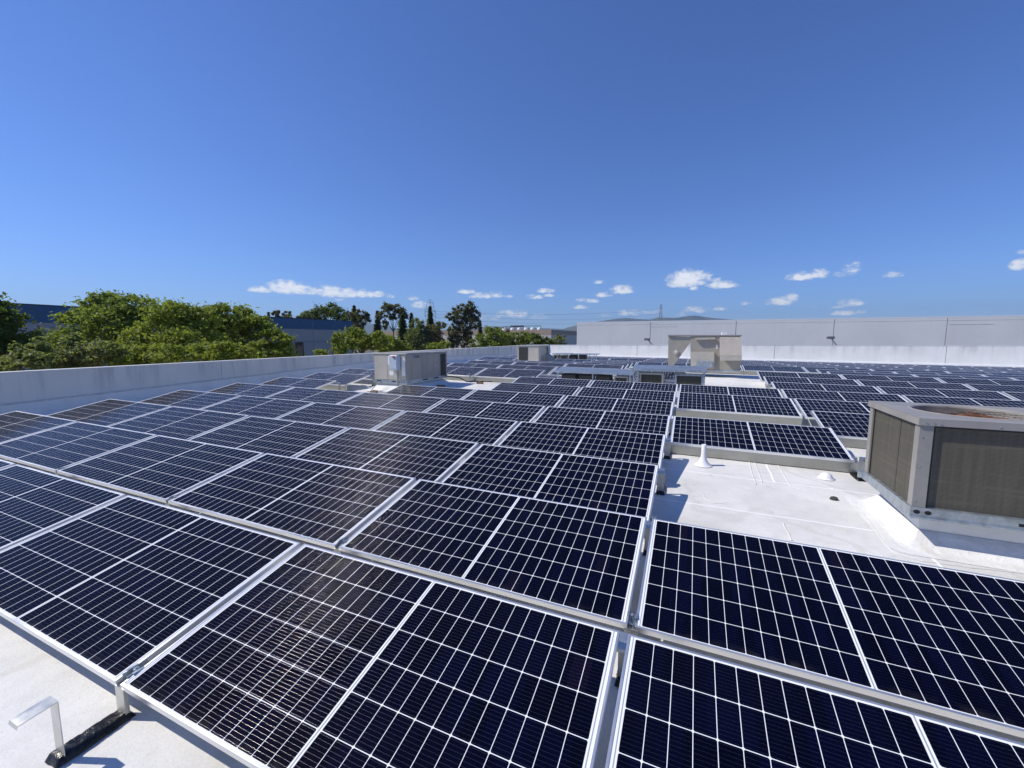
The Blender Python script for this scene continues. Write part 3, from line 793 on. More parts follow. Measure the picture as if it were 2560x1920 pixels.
# ---- package unit with the switch box
YX0, YX1, YY0, YY1 = -1.50, -.392, 8.29, 10.33
yb, yt = .335, 1.145
yz = zr(-.9, 9)
yk = thing('air_conditioner', 'tan rooftop unit with pale switch box, stickers and blue logo', 'air conditioner', (YX0, YY0, yz))
def YB_(mb, x0,x1,y0,y1,z0,z1): return mb.box(x0-YX0,x1-YX0,y0-YY0,y1-YY0,z0-yz,z1-yz)
c2 = MB(); YB_(c2, YX0+.09, YX1-.09, YY0+.07, YY1-.12, yz-.03, yb+.01)
zc0 = yz-YZ if False else 0
for (a, b3) in (((YX0-.04,YY0-.06),(YX1+.05,YY1+.03)),):
    P_ = lambda o, z: [(a[0]-o-YX0, a[1]-o-YY0, z), (b3[0]+o-YX0, a[1]-o-YY0, z), (b3[0]+o-YX0, b3[1]+o-YY0, z), (a[0]-o-YX0, b3[1]+o-YY0, z)]
    lo, hi = P_(.12, .0), P_(-.12, .18)
    for k in range(4): c2.quad(lo[k], lo[(k+1)%4], hi[(k+1)%4], hi[k])
c2.build('curb', M['flash'], yk)
c2 = MB(); YB_(c2, YX0-.005, YX1+.008, YY0-.008, YY1, yb, yb+.085); c2.build('base_rail', M['galv'], yk)
c2 = MB()
for x0, x1 in ((.10,.26),(.62,.76)): c2.box(x0, x1, -.0095, -.0085, yb+.035-yz, yb+.065-yz)
for y0, y1 in ((.72,.98),(1.30,1.55)): c2.box(YX1-YX0+.0085, YX1-YX0+.0095, y0, y1, yb+.03-yz, yb+.066-yz)
for y0 in (.06,.11,.16): c2.box(YX1-YX0+.0085, YX1-YX0+.0095, y0-.01, y0+.012, yb+.03-yz, yb+.055-yz)
for x0 in (.86,.93,1.0): c2.box(x0, x0+.03, -.0095, -.0085, yb+.03-yz, yb+.055-yz)
c2.build('fork_slot', M['dark'], yk)
H0, H1 = yb+.0852-yz, yt-yz
c2 = MB(); c2.bevbox(.004, YX1-YX0, .004, 2.036, H0, H1-.03, .004); c2.build('cabinet', M['tan'], yk)
c2 = MB(); c2.bevbox(-.012, YX1-YX0+.012, -.012, 2.05, H1-.0299, H1+.012, .008)
c2.box(.05, YX1-YX0-.05, .15, 1.2, H1+.0122, H1+.02); c2.build('top_cover', M['grey_enamel'], yk)
c2 = MB()
c2.bevbox(.03, .475, -.004, .0039, H0+.012, H1-.042, .002); c2.build('access_panel', M['tan_light'], yk)  # both front panels paler than the sides: sunlight put into the colour
c2 = MB(); c2.bevbox(.485, 1.085, -.003, .0039, H0+.012, H1-.042, .002); c2.build('access_panel', M['tan_light'], yk)
XE = YX1-YX0
for y0, y1 in ((.03,.21),(.22,.74),(.75,1.28),(1.29,1.62)):
    c2 = MB(); c2.box(XE+.0002, XE+.005, y0, y1, H0+.012, H1-.042); c2.build('side_panel', M['tan'], yk)
c2 = MB(); c2.box(XE+.0002, XE+.004, 1.66, 1.97, H0+.01, H1-.05); c2.build('coil_face', M['coil_dark'], yk)
c2 = MB()
for y0, y1 in ((1.635,1.66),(1.97,2.03)): c2.box(XE+.0002, XE+.008, y0, y1, H0+.004, H1-.035)
c2.build('coil_frame', M['tan'], yk)
c2 = MB(); c2.bevbox(.66, .93, -.16, -.0032, H0+.29, H1-.03, .02); c2.build('switch_box', M['switch'], yk)
sw = yk.children[-1]
c2 = MB(); c2.box(.80, .86, -.185, -.161, H1-.105, H1-.05); hd = c2.build('switch_handle', M['red'], sw)
c2 = MB(); c2.bevbox(.68, .91, -.166, -.1605, H0+.33, H1-.12, .004); c2.build('switch_cover', M['switch'], sw)
c2 = MB(); c2.tube([(.86,-.05,H0+.289),(.86,-.06,.02)], .017, 8); c2.build('conduit', M['conduit'], yk)
def sticker(mb, x0, x1, z0, z1, y=-.0045): mb.box(x0, x1, y-.0008, y, z0, z1)
c2 = MB(); sticker(c2, .495, .64, H0+.42, H1-.065, -.0034); c2.build('sticker', M['white'], yk)
c2 = MB()                                                    # torn sticker with ragged outline
rr2 = random.Random(5); pts = []
for k in range(22):
    a = 2*math.pi*k/22; rr = .085*(1 if k%2 else .72)+rr2.uniform(-.012,.012)
    pts.append((.605+rr*math.cos(a)*1.0, -.0036, H0+.19+rr*math.sin(a)*.95))
c2.prism(pts, (0,-.0008,0)); c2.build('sticker', M['white'], yk)
c2 = MB(); sticker(c2, .965, 1.065, H0+.13, H1-.11, -.0034); c2.build('sticker', M['white'], yk)
c2 = MB(); c2.box(XE+.0052, XE+.006, .27, .335, H1-.125, H1-.055); c2.build('logo_mark', M['blueink'], yk)
c2 = MB(); c2.add([(XE+.0064, .275+.05*k/8, H1-.105+.028*math.sin(k/8*math.pi*.9)) for k in range(9)]+[(XE+.0064, .275+.05*k/8, H1-.112+.02*math.sin(k/8*math.pi*.9)) for k in range(9)], [(k,k+1,10+k,9+k) for k in range(8)])
c2.build('logo_swoosh', M['white'], yk)
text_mesh('logo_text', 'YORK', .098, M['navy'], yk, (XE+.0058, .345, H1-.123), (rad(90), 0, rad(90)))
c2 = MB()
for k in range(5): c2.box(XE+.0052, XE+.0058, .06, .06+.09*(1 if k%2 else .7), H1-.19-.022*k, H1-.182-.022*k)
c2.build('printed_lines', M['grey_enamel'], yk)
c2 = MB(); c2.lathe([(.012,0),(.012,.004)], (0,0,0), 12)
o = c2.build('latch', M['black'], yk); o.location = (XE+.005, 1.46, H0+.42); o.rotation_euler = (0, rad(90), 0)

# gas line, blocks beside that unit
def zrx(x, y, h=0): return zr(x, y)+h
gp = MB(); gp.tube([(YX1+.01,YY0+1.9,.40),(.05,10.36,.345),(.25,10.45,zrx(.25,10.45,.075)),(.6,10.62,zrx(.6,10.62,.075)),(1.0,10.75,zrx(1,10.75,.08))], .017, 8)
tag(gp.build('gas_pipe', M['gas']), 'dark pipe leaving the right end of the white-switch unit', 'pipe')
gp = MB(); gp.tube([(-1.12,8.2,.37),(-1.2,8.12,.36),(-1.34,7.98,zrx(-1.3,8,.085)),(-1.55,8.02,zrx(-1.5,8,.20)),(-1.75,8.05,zrx(-1.7,8,.19))], .014, 8)
gp.tube([(-1.34,7.98,zrx(-1.3,8,.085)),(-.98,7.95,zrx(-1,7.95,.08))], .014, 8)
tag(gp.build('gas_pipe', M['conduit']), 'bent grey pipe in front of the white-switch unit', 'pipe')
def block(x, y, lab):
    r = thing('pipe_block', lab, 'pipe support', (x, y, zr(x,y)), group='pipe supports')
    MB().bevbox(-.10,.10,-.045,.045,.003,.062,.006).build('wood_block', M['wood'], r)
    MB().prism([(-.012,-.046,.0625),(.012,-.046,.0625),(.012,-.046,.085),(-.012,-.046,.085)], (0,.092,0)).build('strap', M['galv'], r)
block(-1.25, 7.98, 'wooden pipe block in front of the white-switch unit')
block(.62, 10.63, 'wooden pipe block right of the white-switch unit at the row front')
bk = MB(); bk.bevbox(-.12,.12,-.06,.06,.003,.07,.006); o = bk.build('brick', M['wood']); o.location = (-.12, 9.55, zr(-.1,9.5))
tag(o, 'dark block in the shadow below the white-switch unit', 'block')

# ---- big unit with the triangular duct
BY = 15.5; bz = zr(7.0, BY)
bg_ = thing('air_conditioner', 'tall tan rooftop unit with pinkish hood and triangular side duct', 'air conditioner', (5.87, BY, bz))
def B(px, py, dy=0.):
    p = at_y(px, py, BY); return (p.x-5.87, dy, p.z-bz)
def Bpoly(pts, d0, d1, name, m_, lab=None):
    mb = MB(); mb.prism([B(x,y,d0) for x, y in pts], (0,d1-d0,0)); return mb.build(name, m_, bg_, lab)
def Brect(x0,y0,x1,y1,d0,d1,name,m_): return Bpoly([(x0,y0),(x1,y0),(x1,y1),(x0,y1)], d0, d1, name, m_)
Bpoly([(1671,840.5),(1726,842),(1726,856),(1680.5,918.6),(1669.7,918.6)], .02, 1.25, 'side_duct', M['tan'])
Brect(1726.2, 840.5, 1851, 925, .0, 1.35, 'cabinet', M['tan'])
Brect(1670, 837.3, 1854.5, 840.3, -.03, 1.4, 'top_cover', M['grey_enamel'])
Brect(1727, 879.5, 1785.5, 921, -.07, -.002, 'access_panel', M['tan_light'])
Bpoly([(1737,844.5),(1788,843.5),(1789,848),(1739,849.5)], -.10, -.002, 'drip_ledge', M['tan_light'])
Brect(1741, 902, 1780.5, 918.6, -.22, -.0705, 'galvanised_box', M['galv'])
hood = MB()
p0, p1 = B(1799, 842.5), B(1851.5, 842.5); q0, q1 = B(1799, 888), B(1851.5, 888)
hood.add([(p0[0],-.002,p0[2]),(p1[0],-.002,p1[2]),(p1[0],-.14,p1[2]-.015),(p0[0],-.14,p0[2]-.015),(q0[0],-.42,q0[2]),(q1[0],-.42,q1[2]),(q1[0],-.002,q1[2]),(q0[0],-.002,q0[2])],
         [(0,1,2,3),(3,2,5,4),(4,5,6,7),(0,3,4,7),(1,6,5,2)])
hood.build('intake_hood', M['pink_enamel'], bg_)
Bpoly([(1799.5,888.3),(1851,888.3),(1851,900),(1799.5,900)], -.43, -.30, 'hood_lip', M['tan_light'])
Brect(1789.5, 862, 1794.5, 871.5, -.004, -.001, 'sticker', M['white'])
Bpoly([(1686.5,879),(1689.5,875.5),(1692,877.5),(1689,882.5)], .012, .018, 'sticker', M['white'])
Bpoly([(1681,880.5),(1690,871.5),(1699,880.5),(1690,889)], .0125, .0195, 'duct_plate', M['tan_light'])
Bpoly([(1688,887.5),(1698,879),(1699,880.5),(1689,889)], -.03, .0124, 'duct_bracket', M['grey_enamel'])
Brect(1673, 919, 1850, 931, .06, 1.25, 'curb', M['flash'])
Brect(1728, 925.2, 1851, 929, -.02, 1.36, 'base_rail', M['galv'])
Brect(1809, 829, 1822, 837.2, .8, 1.3, 'vent_box', M['white'])

# ---- far small unit
SY = 17.75; s0 = at_y(1294, 904, SY); s1 = at_y(1347, 866, SY); sz = zr(-.6, SY)
su = thing('air_conditioner', 'small far tan rooftop unit with dark louvre half, near the wall corner', 'air conditioner', (s0.x, SY, sz))
W2 = s1.x-s0.x; T2 = s1.z-sz
MB().box(.0, W2, .06, 1.5, -.02, .16).build('curb', M['flash'], su)
MB().bevbox(0, W2, 0, 1.6, .161, T2, .01).build('cabinet', M['tan_light'], su)
MB().bevbox(-.02, W2+.02, -.02, 1.62, T2+.0005, T2+.03, .008).build('top_cover', M['grey_enamel'], su)
MB().box(.06, .53, -.012, -.0005, .17, T2-.05).build('coil_face', M['coil_dark'], su)
MB().box(W2+.0005, W2+.01, .3, .75, .2, T2-.45).build('side_panel', M['grey_enamel'], su)
hd = MB(); hd.add([(W2+.0006,.95,.18),(W2+.0006,1.58,.18),(W2+.0006,1.58,.62),(W2+.0006,.95,.62),(W2+.42,.95,.18),(W2+.42,1.58,.18)], [(0,1,2,3),(0,4,5,1),(3,2,5,4),(0,3,4),(1,5,2)])
hd.build('intake_hood', M['tan'], su)
fl_ = MB(); fl_.tube([(W2+.10,1.25,.62),(W2+.10,1.25,T2-.2),(W2+.06,1.25,T2+.05)], .08, 10); fl_.build('flue', M['galv'], su)

# ---- small split condensers under galvanised canopies
def condenser_proto():
    r = thing('split_condenser', 'x', 'condenser')
    w, d, h = .46, .34, .27
    MB().bevbox(0, w, 0, d, .03, h, .008).build('cabinet', M['dark'], r)
    MB().box(.035, w-.035, -.008, -.0005, .05, h-.03).build('grille', M['coil_far'], r)
    MB().box(.05, .09, .02, d-.02, .003, .0295).build('foot', M['galv'], r)
    MB().box(w-.09, w-.05, .02, d-.02, .003, .0295).build('foot', M['galv'], r)
    return r
cp_ = condenser_proto(); cp_used = False
def place_cond(px0, px1, pyt, Y, lab, mt=None):
    global cp_used
    a = at_y(px0, pyt, Y); b2 = at_y(px1, pyt, Y)
    o = cp_ if not cp_used else dup(cp_)
    cp_used = True
    z = zr(a.x, Y); o.location = (a.x, Y, z); o['label'] = lab; o['group'] = 'split condensers below the canopies'
    o.scale = ((b2.x-a.x)/.46, 1.1, (a.z-z)/.27)
    if mt:
        for ch in list(o.children):
            if ch.name.startswith('cabinet'):
                ch.data = ch.data.copy(); ch.data.materials.clear(); ch.data.materials.append(mt)
    return o
CY = 11.45
place_cond(1404, 1440, 934.5, CY, 'dark small condenser, leftmost below the lower canopy')
place_cond(1447, 1481, 936, CY, 'dark small condenser, second from left below the lower canopy')
place_cond(1491, 1527, 937.5, CY, 'dark small condenser, third from left below the lower canopy')
place_cond(1536, 1569, 941, CY, 'small condenser with olive grille, right end of the lower canopy', M['tan_light'])
place_cond(1599, 1659, 931.5, CY, 'beige condenser with dark grille below the left part of the higher canopy', M['tan_light'])
place_cond(1687, 1760, 934.5, CY, 'grey condenser with slatted grille below the right part of the higher canopy', M['galv'])
FYc = 21.2
for k, (a, b2) in enumerate(((1383,1397),(1402,1417),(1423,1441),(1446,1464))):
    place_cond(a, b2, 886.8, FYc, 'tiny dark condenser far back by the white parapet, '+['first','second','third','fourth'][k]+' from left', M['grey_enamel'] if k < 2 else None)
def canopy(px0, py0, px1, py1, Y, depth, lab, legs, tilt=.03, thick=.035, group='metal canopies over condensers'):
    a = at_y(px0, py0, Y); b2 = at_y(px1, py1, Y)
    z0 = zr(a.x, Y)
    r = thing('equipment_canopy', lab, 'metal canopy', (a.x, Y, z0), group=group)
    L2 = b2.x-a.x; h0, h1 = a.z-z0, b2.z-z0
    s = MB(); N = 6
    for k in range(N):                                   # ribbed sheet in lapped pieces
        x0, x1 = L2*k/N, L2*(k+1)/N
        zz0, zz1 = h0+(h1-h0)*k/N+.002*(k%2), h0+(h1-h0)*(k+1)/N+.002*(k%2)
        s.prism([(x0,0,zz0-thick),(x1,0,zz1-thick),(x1,0,zz1),(x0,0,zz0)], (0,depth,tilt*depth))
    s.build('roof_sheet', M['galv'], r)
    for lx in legs:
        for ly in (.06, depth-.1):
            x = L2*lx; hz = h0+(h1-h0)*lx-thick-.003+tilt*ly
            l2 = MB(); l2.box(x-.02, x-.016, ly, ly+.04, .002, hz); l2.box(x-.0159, x+.02, ly, ly+.004, .002, hz)
            l2.box(x-.05, x+.05, ly-.03, ly+.07, .0, .006)
            l2.build('leg', M['galv'], r)
    return r
canopy(1386, 927, 1583, 934.5, CY-.12, .72, 'low galvanised canopy over the row of dark condensers', (.04,.5,.96), .10, .05)
canopy(1579, 922, 1768, 926.5, CY-.1, .75, 'higher galvanised canopy over the beige and grey condensers', (.06,.97), .10, .06)
canopy(1379, 884, 1425, 884.3, FYc-.15, .7, 'far thin canopy by the white parapet, left one', (.3,.9), .02)
canopy(1427, 885, 1493, 885.6, FYc-.15, .7, 'far thin canopy by the white parapet, right one', (.3,.62,.88), .02)
# strut frame between the canopies and the hose
sf = MB()
pz = at_y(1584, 928, CY)
for x in (0, .12):
    sf.box(pz.x+x, pz.x+x+.03, CY-.1, CY-.07, zr(pz.x,CY), pz.z+.03)
for k in range(5): sf.box(pz.x+.031, pz.x+.119, CY-.095, CY-.08, zr(pz.x,CY)+.06+.08*k, zr(pz.x,CY)+.085+.08*k)
tag(sf.build('strut_ladder', M['galv']), 'perforated strut frame between the two metal canopies', 'strut frame')
hs = MB(); h0 = at_y(1660, 955, CY-.2); h1 = at_y(1687, 939, CY+.05)
hs.tube([h0+(h1-h0)*k/8+Vector((0,0,.10*math.sin(math.pi*k/8*.9))) for k in range(9)], .014, 8)
tag(hs.build('refrigerant_hose', M['black']), 'black curved hose between the beige and grey condensers', 'hose')

# ---- vent pipe, painted mounds, scrap
vp = thing('vent_pipe', 'white painted vent pipe with flared boot on the bare roof patch', 'vent pipe', (6.86, 4.93, zr(6.86,4.93)))
MB().lathe([(.112,.003),(.095,.014),(.066,.038),(.048,.070),(.037,.105),(.033,.13)], (0,0,0), 28).build('boot', M['paint_white'], vp)
MB().lathe([(.029,.10),(.029,.275),(.026,.278),(.021,.278),(.021,.24)], (0,0,0), 24).build('pipe', M['paint_white'], vp)
mo = MB(); nn = 24; prof = [(.088,.003),(.074,.010),(.064,.03),(.054,.05),(.036,.066),(.015,.072)]
mo.lathe(prof, (0,0,0), nn)
o = mo.build('sealed_mound', M['paint_white']); o.location = (8.19, 4.97, zr(8.19,4.97))
tag(o, 'small white sealed mound on the roof left of the rusty-fan unit', 'roof patch')
sc = MB(); rs = random.Random(2)
sc.lathe([(.03+rs.uniform(-.006,.006),.003),(.034,.014),(.026,.03),(.01,.036)], (0,0,0), 9)
o = sc.build('rubber_scrap', M['rubber']); o.location = (8.09, 4.27, zr(8.09,4.27)); o.scale = (1.1,.8,1)
tag(o, 'small dark scrap lying on the bare white roof', 'scrap')

# ================================================================== BUILDINGS BEYOND
M['blue'] = mat('blue_fascia_paint', (.028,.105,.21), .55, 0, .10, .5, dirt=(.018,.07,.15), dscale=.4, damt=.5)
M['bwall'] = mat('pale_grey_wall', (.33,.34,.345), .8, 0, .06, .4)
M['greybld'] = mat('grey_tilt_up_concrete', (.80,.785,.75), .85, 0, .04, .35, dirt=(.70,.69,.66), dscale=.5, damt=.35, streak=True)
M['reveal'] = mat('shadowed_reveal_paint', (.60,.59,.57), .85, 0, .05, .4)
M['tanbld'] = mat('tan_fascia', (.42,.32,.24), .85, 0, .06, .3)
M['cream'] = mat('cream_wall', (.62,.58,.50), .85, 0, .06, .3)
M['glass'] = mat('dark_window', (.02,.025,.03), .1, 0, .2, 1.)
gz = -7.6
ob = thing('office_building', 'blue and grey building in shade behind the left trees', 'building', (-55, 0, gz))
def blk(x0,x1,y0,y1,z0,z1,name,m_,par): return MB().box(x0,x1,y0,y1,z0,z1).build(name, m_, par)
blk(-40, 0, -25, 63, 0, 3.22-gz, 'wall', M['bwall'], ob)
blk(-40.05, .06, -25.05, 63.06, 3.221-gz, 4.98-gz, 'fascia', M['blue'], ob)
blk(-40.1, .12, -25.1, 63.1, 4.981-gz, 5.06-gz, 'roof_edge', M['dark'], ob)
j_ = MB()
for y in (8, 31, 53.6): j_.box(.0, .008, y-.05, y+.05, 0, 3.2-gz)
for y in (8, 31, 53.6): j_.box(.061, .068, y-.05, y+.05, 3.23-gz, 4.97-gz)
j_.box(.0005, .03, -25, 63, .98-gz, 1.12-gz)
j_.build('joint', M['joint'], ob)
for y in (10, 20, 30, 40, 50.6):
    w_ = MB(); w_.box(.0005, .05, y-.8, y+.8, -2.2-gz, .95-gz); wo = w_.build('window', M['dark'], ob)
    p_ = MB(); p_.box(.0505, .055, y-.62, y+.62, -2.05-gz, .8-gz); p_.build('pane', M['glass'], wo)

gbY = 55.0
gl_ = at_y(1442, 808, gbY)
gb_ = thing('warehouse', 'long pale grey concrete warehouse right behind the far white parapet', 'building', (gl_.x, gbY, gz))
gtop = gl_.z-gz
cutx = [0, at_y(1626,820,gbY).x-gl_.x, at_y(1840,820,gbY).x-gl_.x, at_y(2085,820,gbY).x-gl_.x, at_y(2367,820,gbY).x-gl_.x, 50, 62, 75]
wl = MB()
for a, b2 in zip(cutx[:-1], cutx[1:]): wl.box(a+.03, b2-.03, 0, .3, 0, gtop)
wl.box(.03, 75, .31, 40, 0, gtop-.9)
wl.build('wall', M['greybld'], gb_)
jn = MB()
for x in cutx[1:-1]: jn.box(x-.03, x+.03, .05, .2, 0, gtop-.02)
jn.build('joint', M['joint'], gb_)
MB().box(0, 75, -.004, .34, gtop+.001, gtop+.14).build('coping', M['white'], gb_)
rv = MB(); rv.box(cutx[1]+.05, cutx[1]+3.2, -.012, -.0005, gtop-.62, gtop-.58); rv.box(cutx[4]+.1, cutx[4]+3.4, -.012, -.0005, gtop-.7, gtop-.66); rv.box(0.03, 75, -.01, -.0005, gtop-.28, gtop-.26)
rv.build('reveal', M['reveal'], gb_)
M['lamp'] = mat('grey_lamp_housing', (.16,.16,.17), .5, .2, .1, 5.)
def flood(px, py, bx_, by_, lab):
    a = at_y(px, py, YF+.42); b2 = at_y(bx_, by_, YF+.32)
    r = thing('floodlight', lab, 'floodlight', b2, group='floodlights behind the far parapet')
    d = a-b2
    MB().tube([(0.35,0,-.10),(0.02,0,-.08),d*.85], .035, 8).build('arm', M['conduit'], r)
    MB().bevbox(d.x-.2, d.x+.18, d.y-.10, d.y+.10, d.z-.06, d.z+.10, .02).build('lamp_head', M['lamp'], r)
    MB().box(.1, .5, -.09, .05, -.16, -.1).build('bracket', M['conduit'], r)
flood(1618, 849, 1633, 861, 'small grey floodlight on an arm behind the parapet, left of the big unit')
flood(2077, 845, 2091, 860, 'small grey floodlight on an arm behind the parapet, right of the big unit')

# far tan building with white tanks
tY = 140.0
tc_ = at_y(1378, 824, tY)
tbd = thing('industrial_building', 'far tan and cream building carrying white roof tanks', 'building', (tc_.x, tY, gz))
tt = tc_.z-gz
tl = at_y(940, 824, tY).x-tc_.x
blk(tl, 0, 0, 60, 0, tt-1.75, 'wall', M['cream'], tbd)
blk(tl-.05, .05, -.05, 60.05, tt-1.749, tt, 'fascia', M['tanbld'], tbd)
M['tank'] = mat('white_tank_paint', (.78,.78,.76), .5, 0, .04, 1.)
for k, px in enumerate((1261, 1281, 1298, 1315, 1331, 1348)):
    p = at_y(px, 824, tY+6)
    r = thing('storage_tank', 'white round tank on the far tan roof, '+['first','second','third','fourth','fifth','sixth'][k]+' from left', 'tank', (p.x, tY+6, tc_.z), group='white tanks on the far roof')
    MB().lathe([(.75,0),(.75,.55),(.62,.85),(.2,1.0)], (0,0,0), 16).build('shell', M['tank'], r)
    pp = MB(); pp.tube([(.5,-.3,.9),(.5,-.3,1.3)], .06, 6); pp.tube([(-.2,0,1.0),(-.2,0,1.5)], .05, 6); pp.build('pipe', M['conduit'], r)
rk = MB(); ra = at_y(1259, 816, tY+9); rb = at_y(1352, 816, tY+9)
for k in range(14):
    x = ra.x+(rb.x-ra.x)*k/13; rk.box(x-.05, x+.05, tY+9, tY+9.1, tc_.z, ra.z+.1)
rk.box(ra.x, rb.x, tY+8.9, tY+9.2, ra.z, ra.z+.14); rk.box(ra.x+3, ra.x+8, tY+8.8, tY+10.5, ra.z-.3, ra.z+.3)
tag(rk.build('pipe_rack', M['gas']), 'dark pipe rack behind the white tanks on the far tan roof', 'pipe rack')

# ---- hills
def hillmat(name, a, b2):
    m, t, b = newmat(name); g = t.n('ShaderNodeNewGeometry').outputs['Position']
    c = t.mix(t.ramp(t.noise(g, .004, 6, .6), .4, .6), a, b2); t.link(c, b.inputs['Base Color']); b.inputs['Roughness'].default_value = .95
    return m
M['hill'] = hillmat('dry_hillside', (.035,.045,.025), (.10,.085,.045))
def hill(prof, D, seed, depth):
    rs = random.Random(seed); h = MB(); N = 70; rows = 8
    xs = [p[0] for p in prof]
    grid = []
    for a in range(N+1):
        px = xs[0]+(xs[-1]-xs[0])*a/N
        py = float(np.interp(px, xs, [p[1] for p in prof]))
        top = at_d(px, py, D); foot_ = at_d(px, 850, D*(1-depth))
        col_ = []
        for k in range(rows+1):
            f_ = k/rows
            z = -7.6+(top.z+7.6)*(f_**1.15)+(rs.uniform(-.07,.07)*(top.z+7.6)*f_*(1-f_)*2) - (2 if k == 0 else 0)
            col_.append((foot_.x+(top.x-foot_.x)*f_, foot_.y+(top.y-foot_.y)*f_, z))
        b3 = top+(top-CAM).normalized()*D*.25; col_.append((b3.x, b3.y, -9.6))
        grid.append(col_)
    vs = [v for c_ in grid for v in c_]; R = rows+2
    h.add(vs, [(a*R+k, (a+1)*R+k, (a+1)*R+k+1, a*R+k+1) for a in range(N) for k in range(R-1)], True)
    return h.build('hill', M['hill'])
hs_ = [hill([(1395,828),(1415,820),(1445,812),(1470,807),(1500,803),(1540,797),(1570,795),(1600,798),(1625,799),(1645,794),(1668,794),(1690,795),(1720,790),(1740,788.5),(1760,792),(1790,796),(1840,799),(1900,806),(2000,815),(2100,824)], 5200, 1, .3),
       hill([(640,830),(780,815),(850,806),(885,797),(905,800),(925,808),(960,816),(1010,824),(1060,828)], 7000, 2, .3),
       hill([(1080,826),(1180,820),(1230,815),(1262,817),(1300,819),(1350,820),(1400,822),(1460,824)], 7600, 3, .3)]
for o, l in zip(hs_, ('blue-grey hill ridge above the pale warehouse', 'distant hill slope between the brown trees', 'low distant hills behind the tan building')): struct(o, l, 'hill')

# ---- pylons and wires
def pylon(px, pyt, D, w, lab, arms):
    top = at_d(px, pyt, D); r = thing('power_pylon', lab, 'pylon', (top.x, top.y, gz), group='power pylons')
    H_ = top.z-gz; mb = MB(); rr = .045*D/250*(1.3 if arms else 2.6)
    def Wd(z): return w/2*(1-.75*z/H_) if not arms else w/2*(1.-.55*(z/H_)**3)
    N = 12; prev = None
    for k in range(N+1):
        z = H_*(.94 if arms else 1.)*k/N; a = Wd(z); c_ = [Vector((sx2*a, sy2*a, z)) for sx2, sy2 in ((-1,-1),(1,-1),(1,1),(-1,1))]
        if prev:
            for i in range(4):
                mb.tube([prev[i], c_[i]], rr, 4, caps=False); mb.tube([prev[i], c_[(i+1)%4]], rr*.6, 4, caps=False); mb.tube([c_[i], c_[(i+1)%4]], rr*.6, 4, caps=False)
        prev = c_
    if arms:
        for i in range(4): mb.tube([prev[i], (0,0,H_)], rr, 4)
    mb.build('lattice_mast', M['gas'] if arms else M['conduit'], r)
    if arms:
        for sgn, zz in ((-1,.83),(1,.80)):
            am = MB(); am.tube([(0,0,H_*zz),(sgn*w*.75,0,H_*zz)], rr, 4); am.tube([(sgn*w*.75,0,H_*zz),(sgn*w*.78,0,H_*(zz-.14))], rr*1.8, 5); am.build('arm', M['gas'], r)
    return top
p1 = pylon(1075, 748, 230, 4.6, 'dark lattice pylon rising behind the tall dark conifer', True)
p2 = pylon(1653, 761, 330, 4.4, 'grey lattice pylon standing above the pale warehouse', False)
def wire(pa, pb, sag, lab, r=.05):
    mb = MB(); pa, pb = Vector(pa), Vector(pb)
    mb.tube([pa+(pb-pa)*k/24+Vector((0,0,-sag*4*(k/24)*(1-k/24))) for k in range(25)], r, 4, caps=False)
    tag(mb.build('power_line', M['conduit']), lab, 'power line', 'power lines between the pylons')
wire(at_d(1062,777,232), at_d(1653,772,330), 3.2, 'highest thin power line running between the two pylons')
wire(at_d(1090,785,232), at_d(1653,783,330), 4.2, 'middle thin power line running between the two pylons')
wire(at_d(1090,793,232), at_d(1653,792,330), 4.6, 'lowest thin power line running between the two pylons')
wire(at_d(930,782,260), at_d(1062,776,231), 1.5, 'thin power line left of the dark lattice pylon')

# ================================================================== TREES
def leafmat(name, a, b2, c3):
    m, t, b = newmat(name)
    gi = t.n('ShaderNodeNewGeometry'); rnd_ = gi.outputs['Random Per Island']
    c = t.mix(rnd_, a, b2)
    c = t.mix(t.ramp(t.noise(gi.outputs['Position'], .55, 4), .42, .68), c, c3)
    t.link(c, b.inputs['Base Color']); b.inputs['Roughness'].default_value = .55; b.inputs['Specular IOR Level'].default_value = .3
    tr = t.n('ShaderNodeBsdfTranslucent'); t.link(t.mix(.5, c, (.30,.40,.04)), tr.inputs['Color'])
    ms = t.n('ShaderNodeMixShader'); ms.inputs[0].default_value = .50
    o = m.node_tree.nodes['Material Output']
    t.link(b.outputs[0], ms.inputs[1]); t.link(tr.outputs[0], ms.inputs[2]); t.link(ms.outputs[0], o.inputs['Surface'])
    return m
M['leaf_yellow'] = leafmat('yellow_green_leaves', (.20,.245,.034), (.35,.39,.065), (.255,.295,.04))
M['leaf_green'] = leafmat('mid_green_leaves', (.16,.21,.036), (.29,.335,.07), (.19,.235,.042))
M['leaf_dark'] = leafmat('dark_green_leaves', (.045,.08,.02), (.095,.135,.035), (.055,.09,.022))
M['leaf_olive'] = leafmat('olive_leaves', (.16,.185,.065), (.30,.31,.125), (.20,.22,.08))
M['leaf_brown'] = leafmat('brownish_eucalyptus_leaves', (.10,.08,.05), (.20,.15,.10), (.12,.105,.062))
M['leaf_conifer'] = leafmat('dark_conifer_needles', (.03,.052,.026), (.068,.088,.044), (.046,.062,.03))
M['bark'] = mat('bark', (.10,.075,.055), .9, 0, .3, 3.)

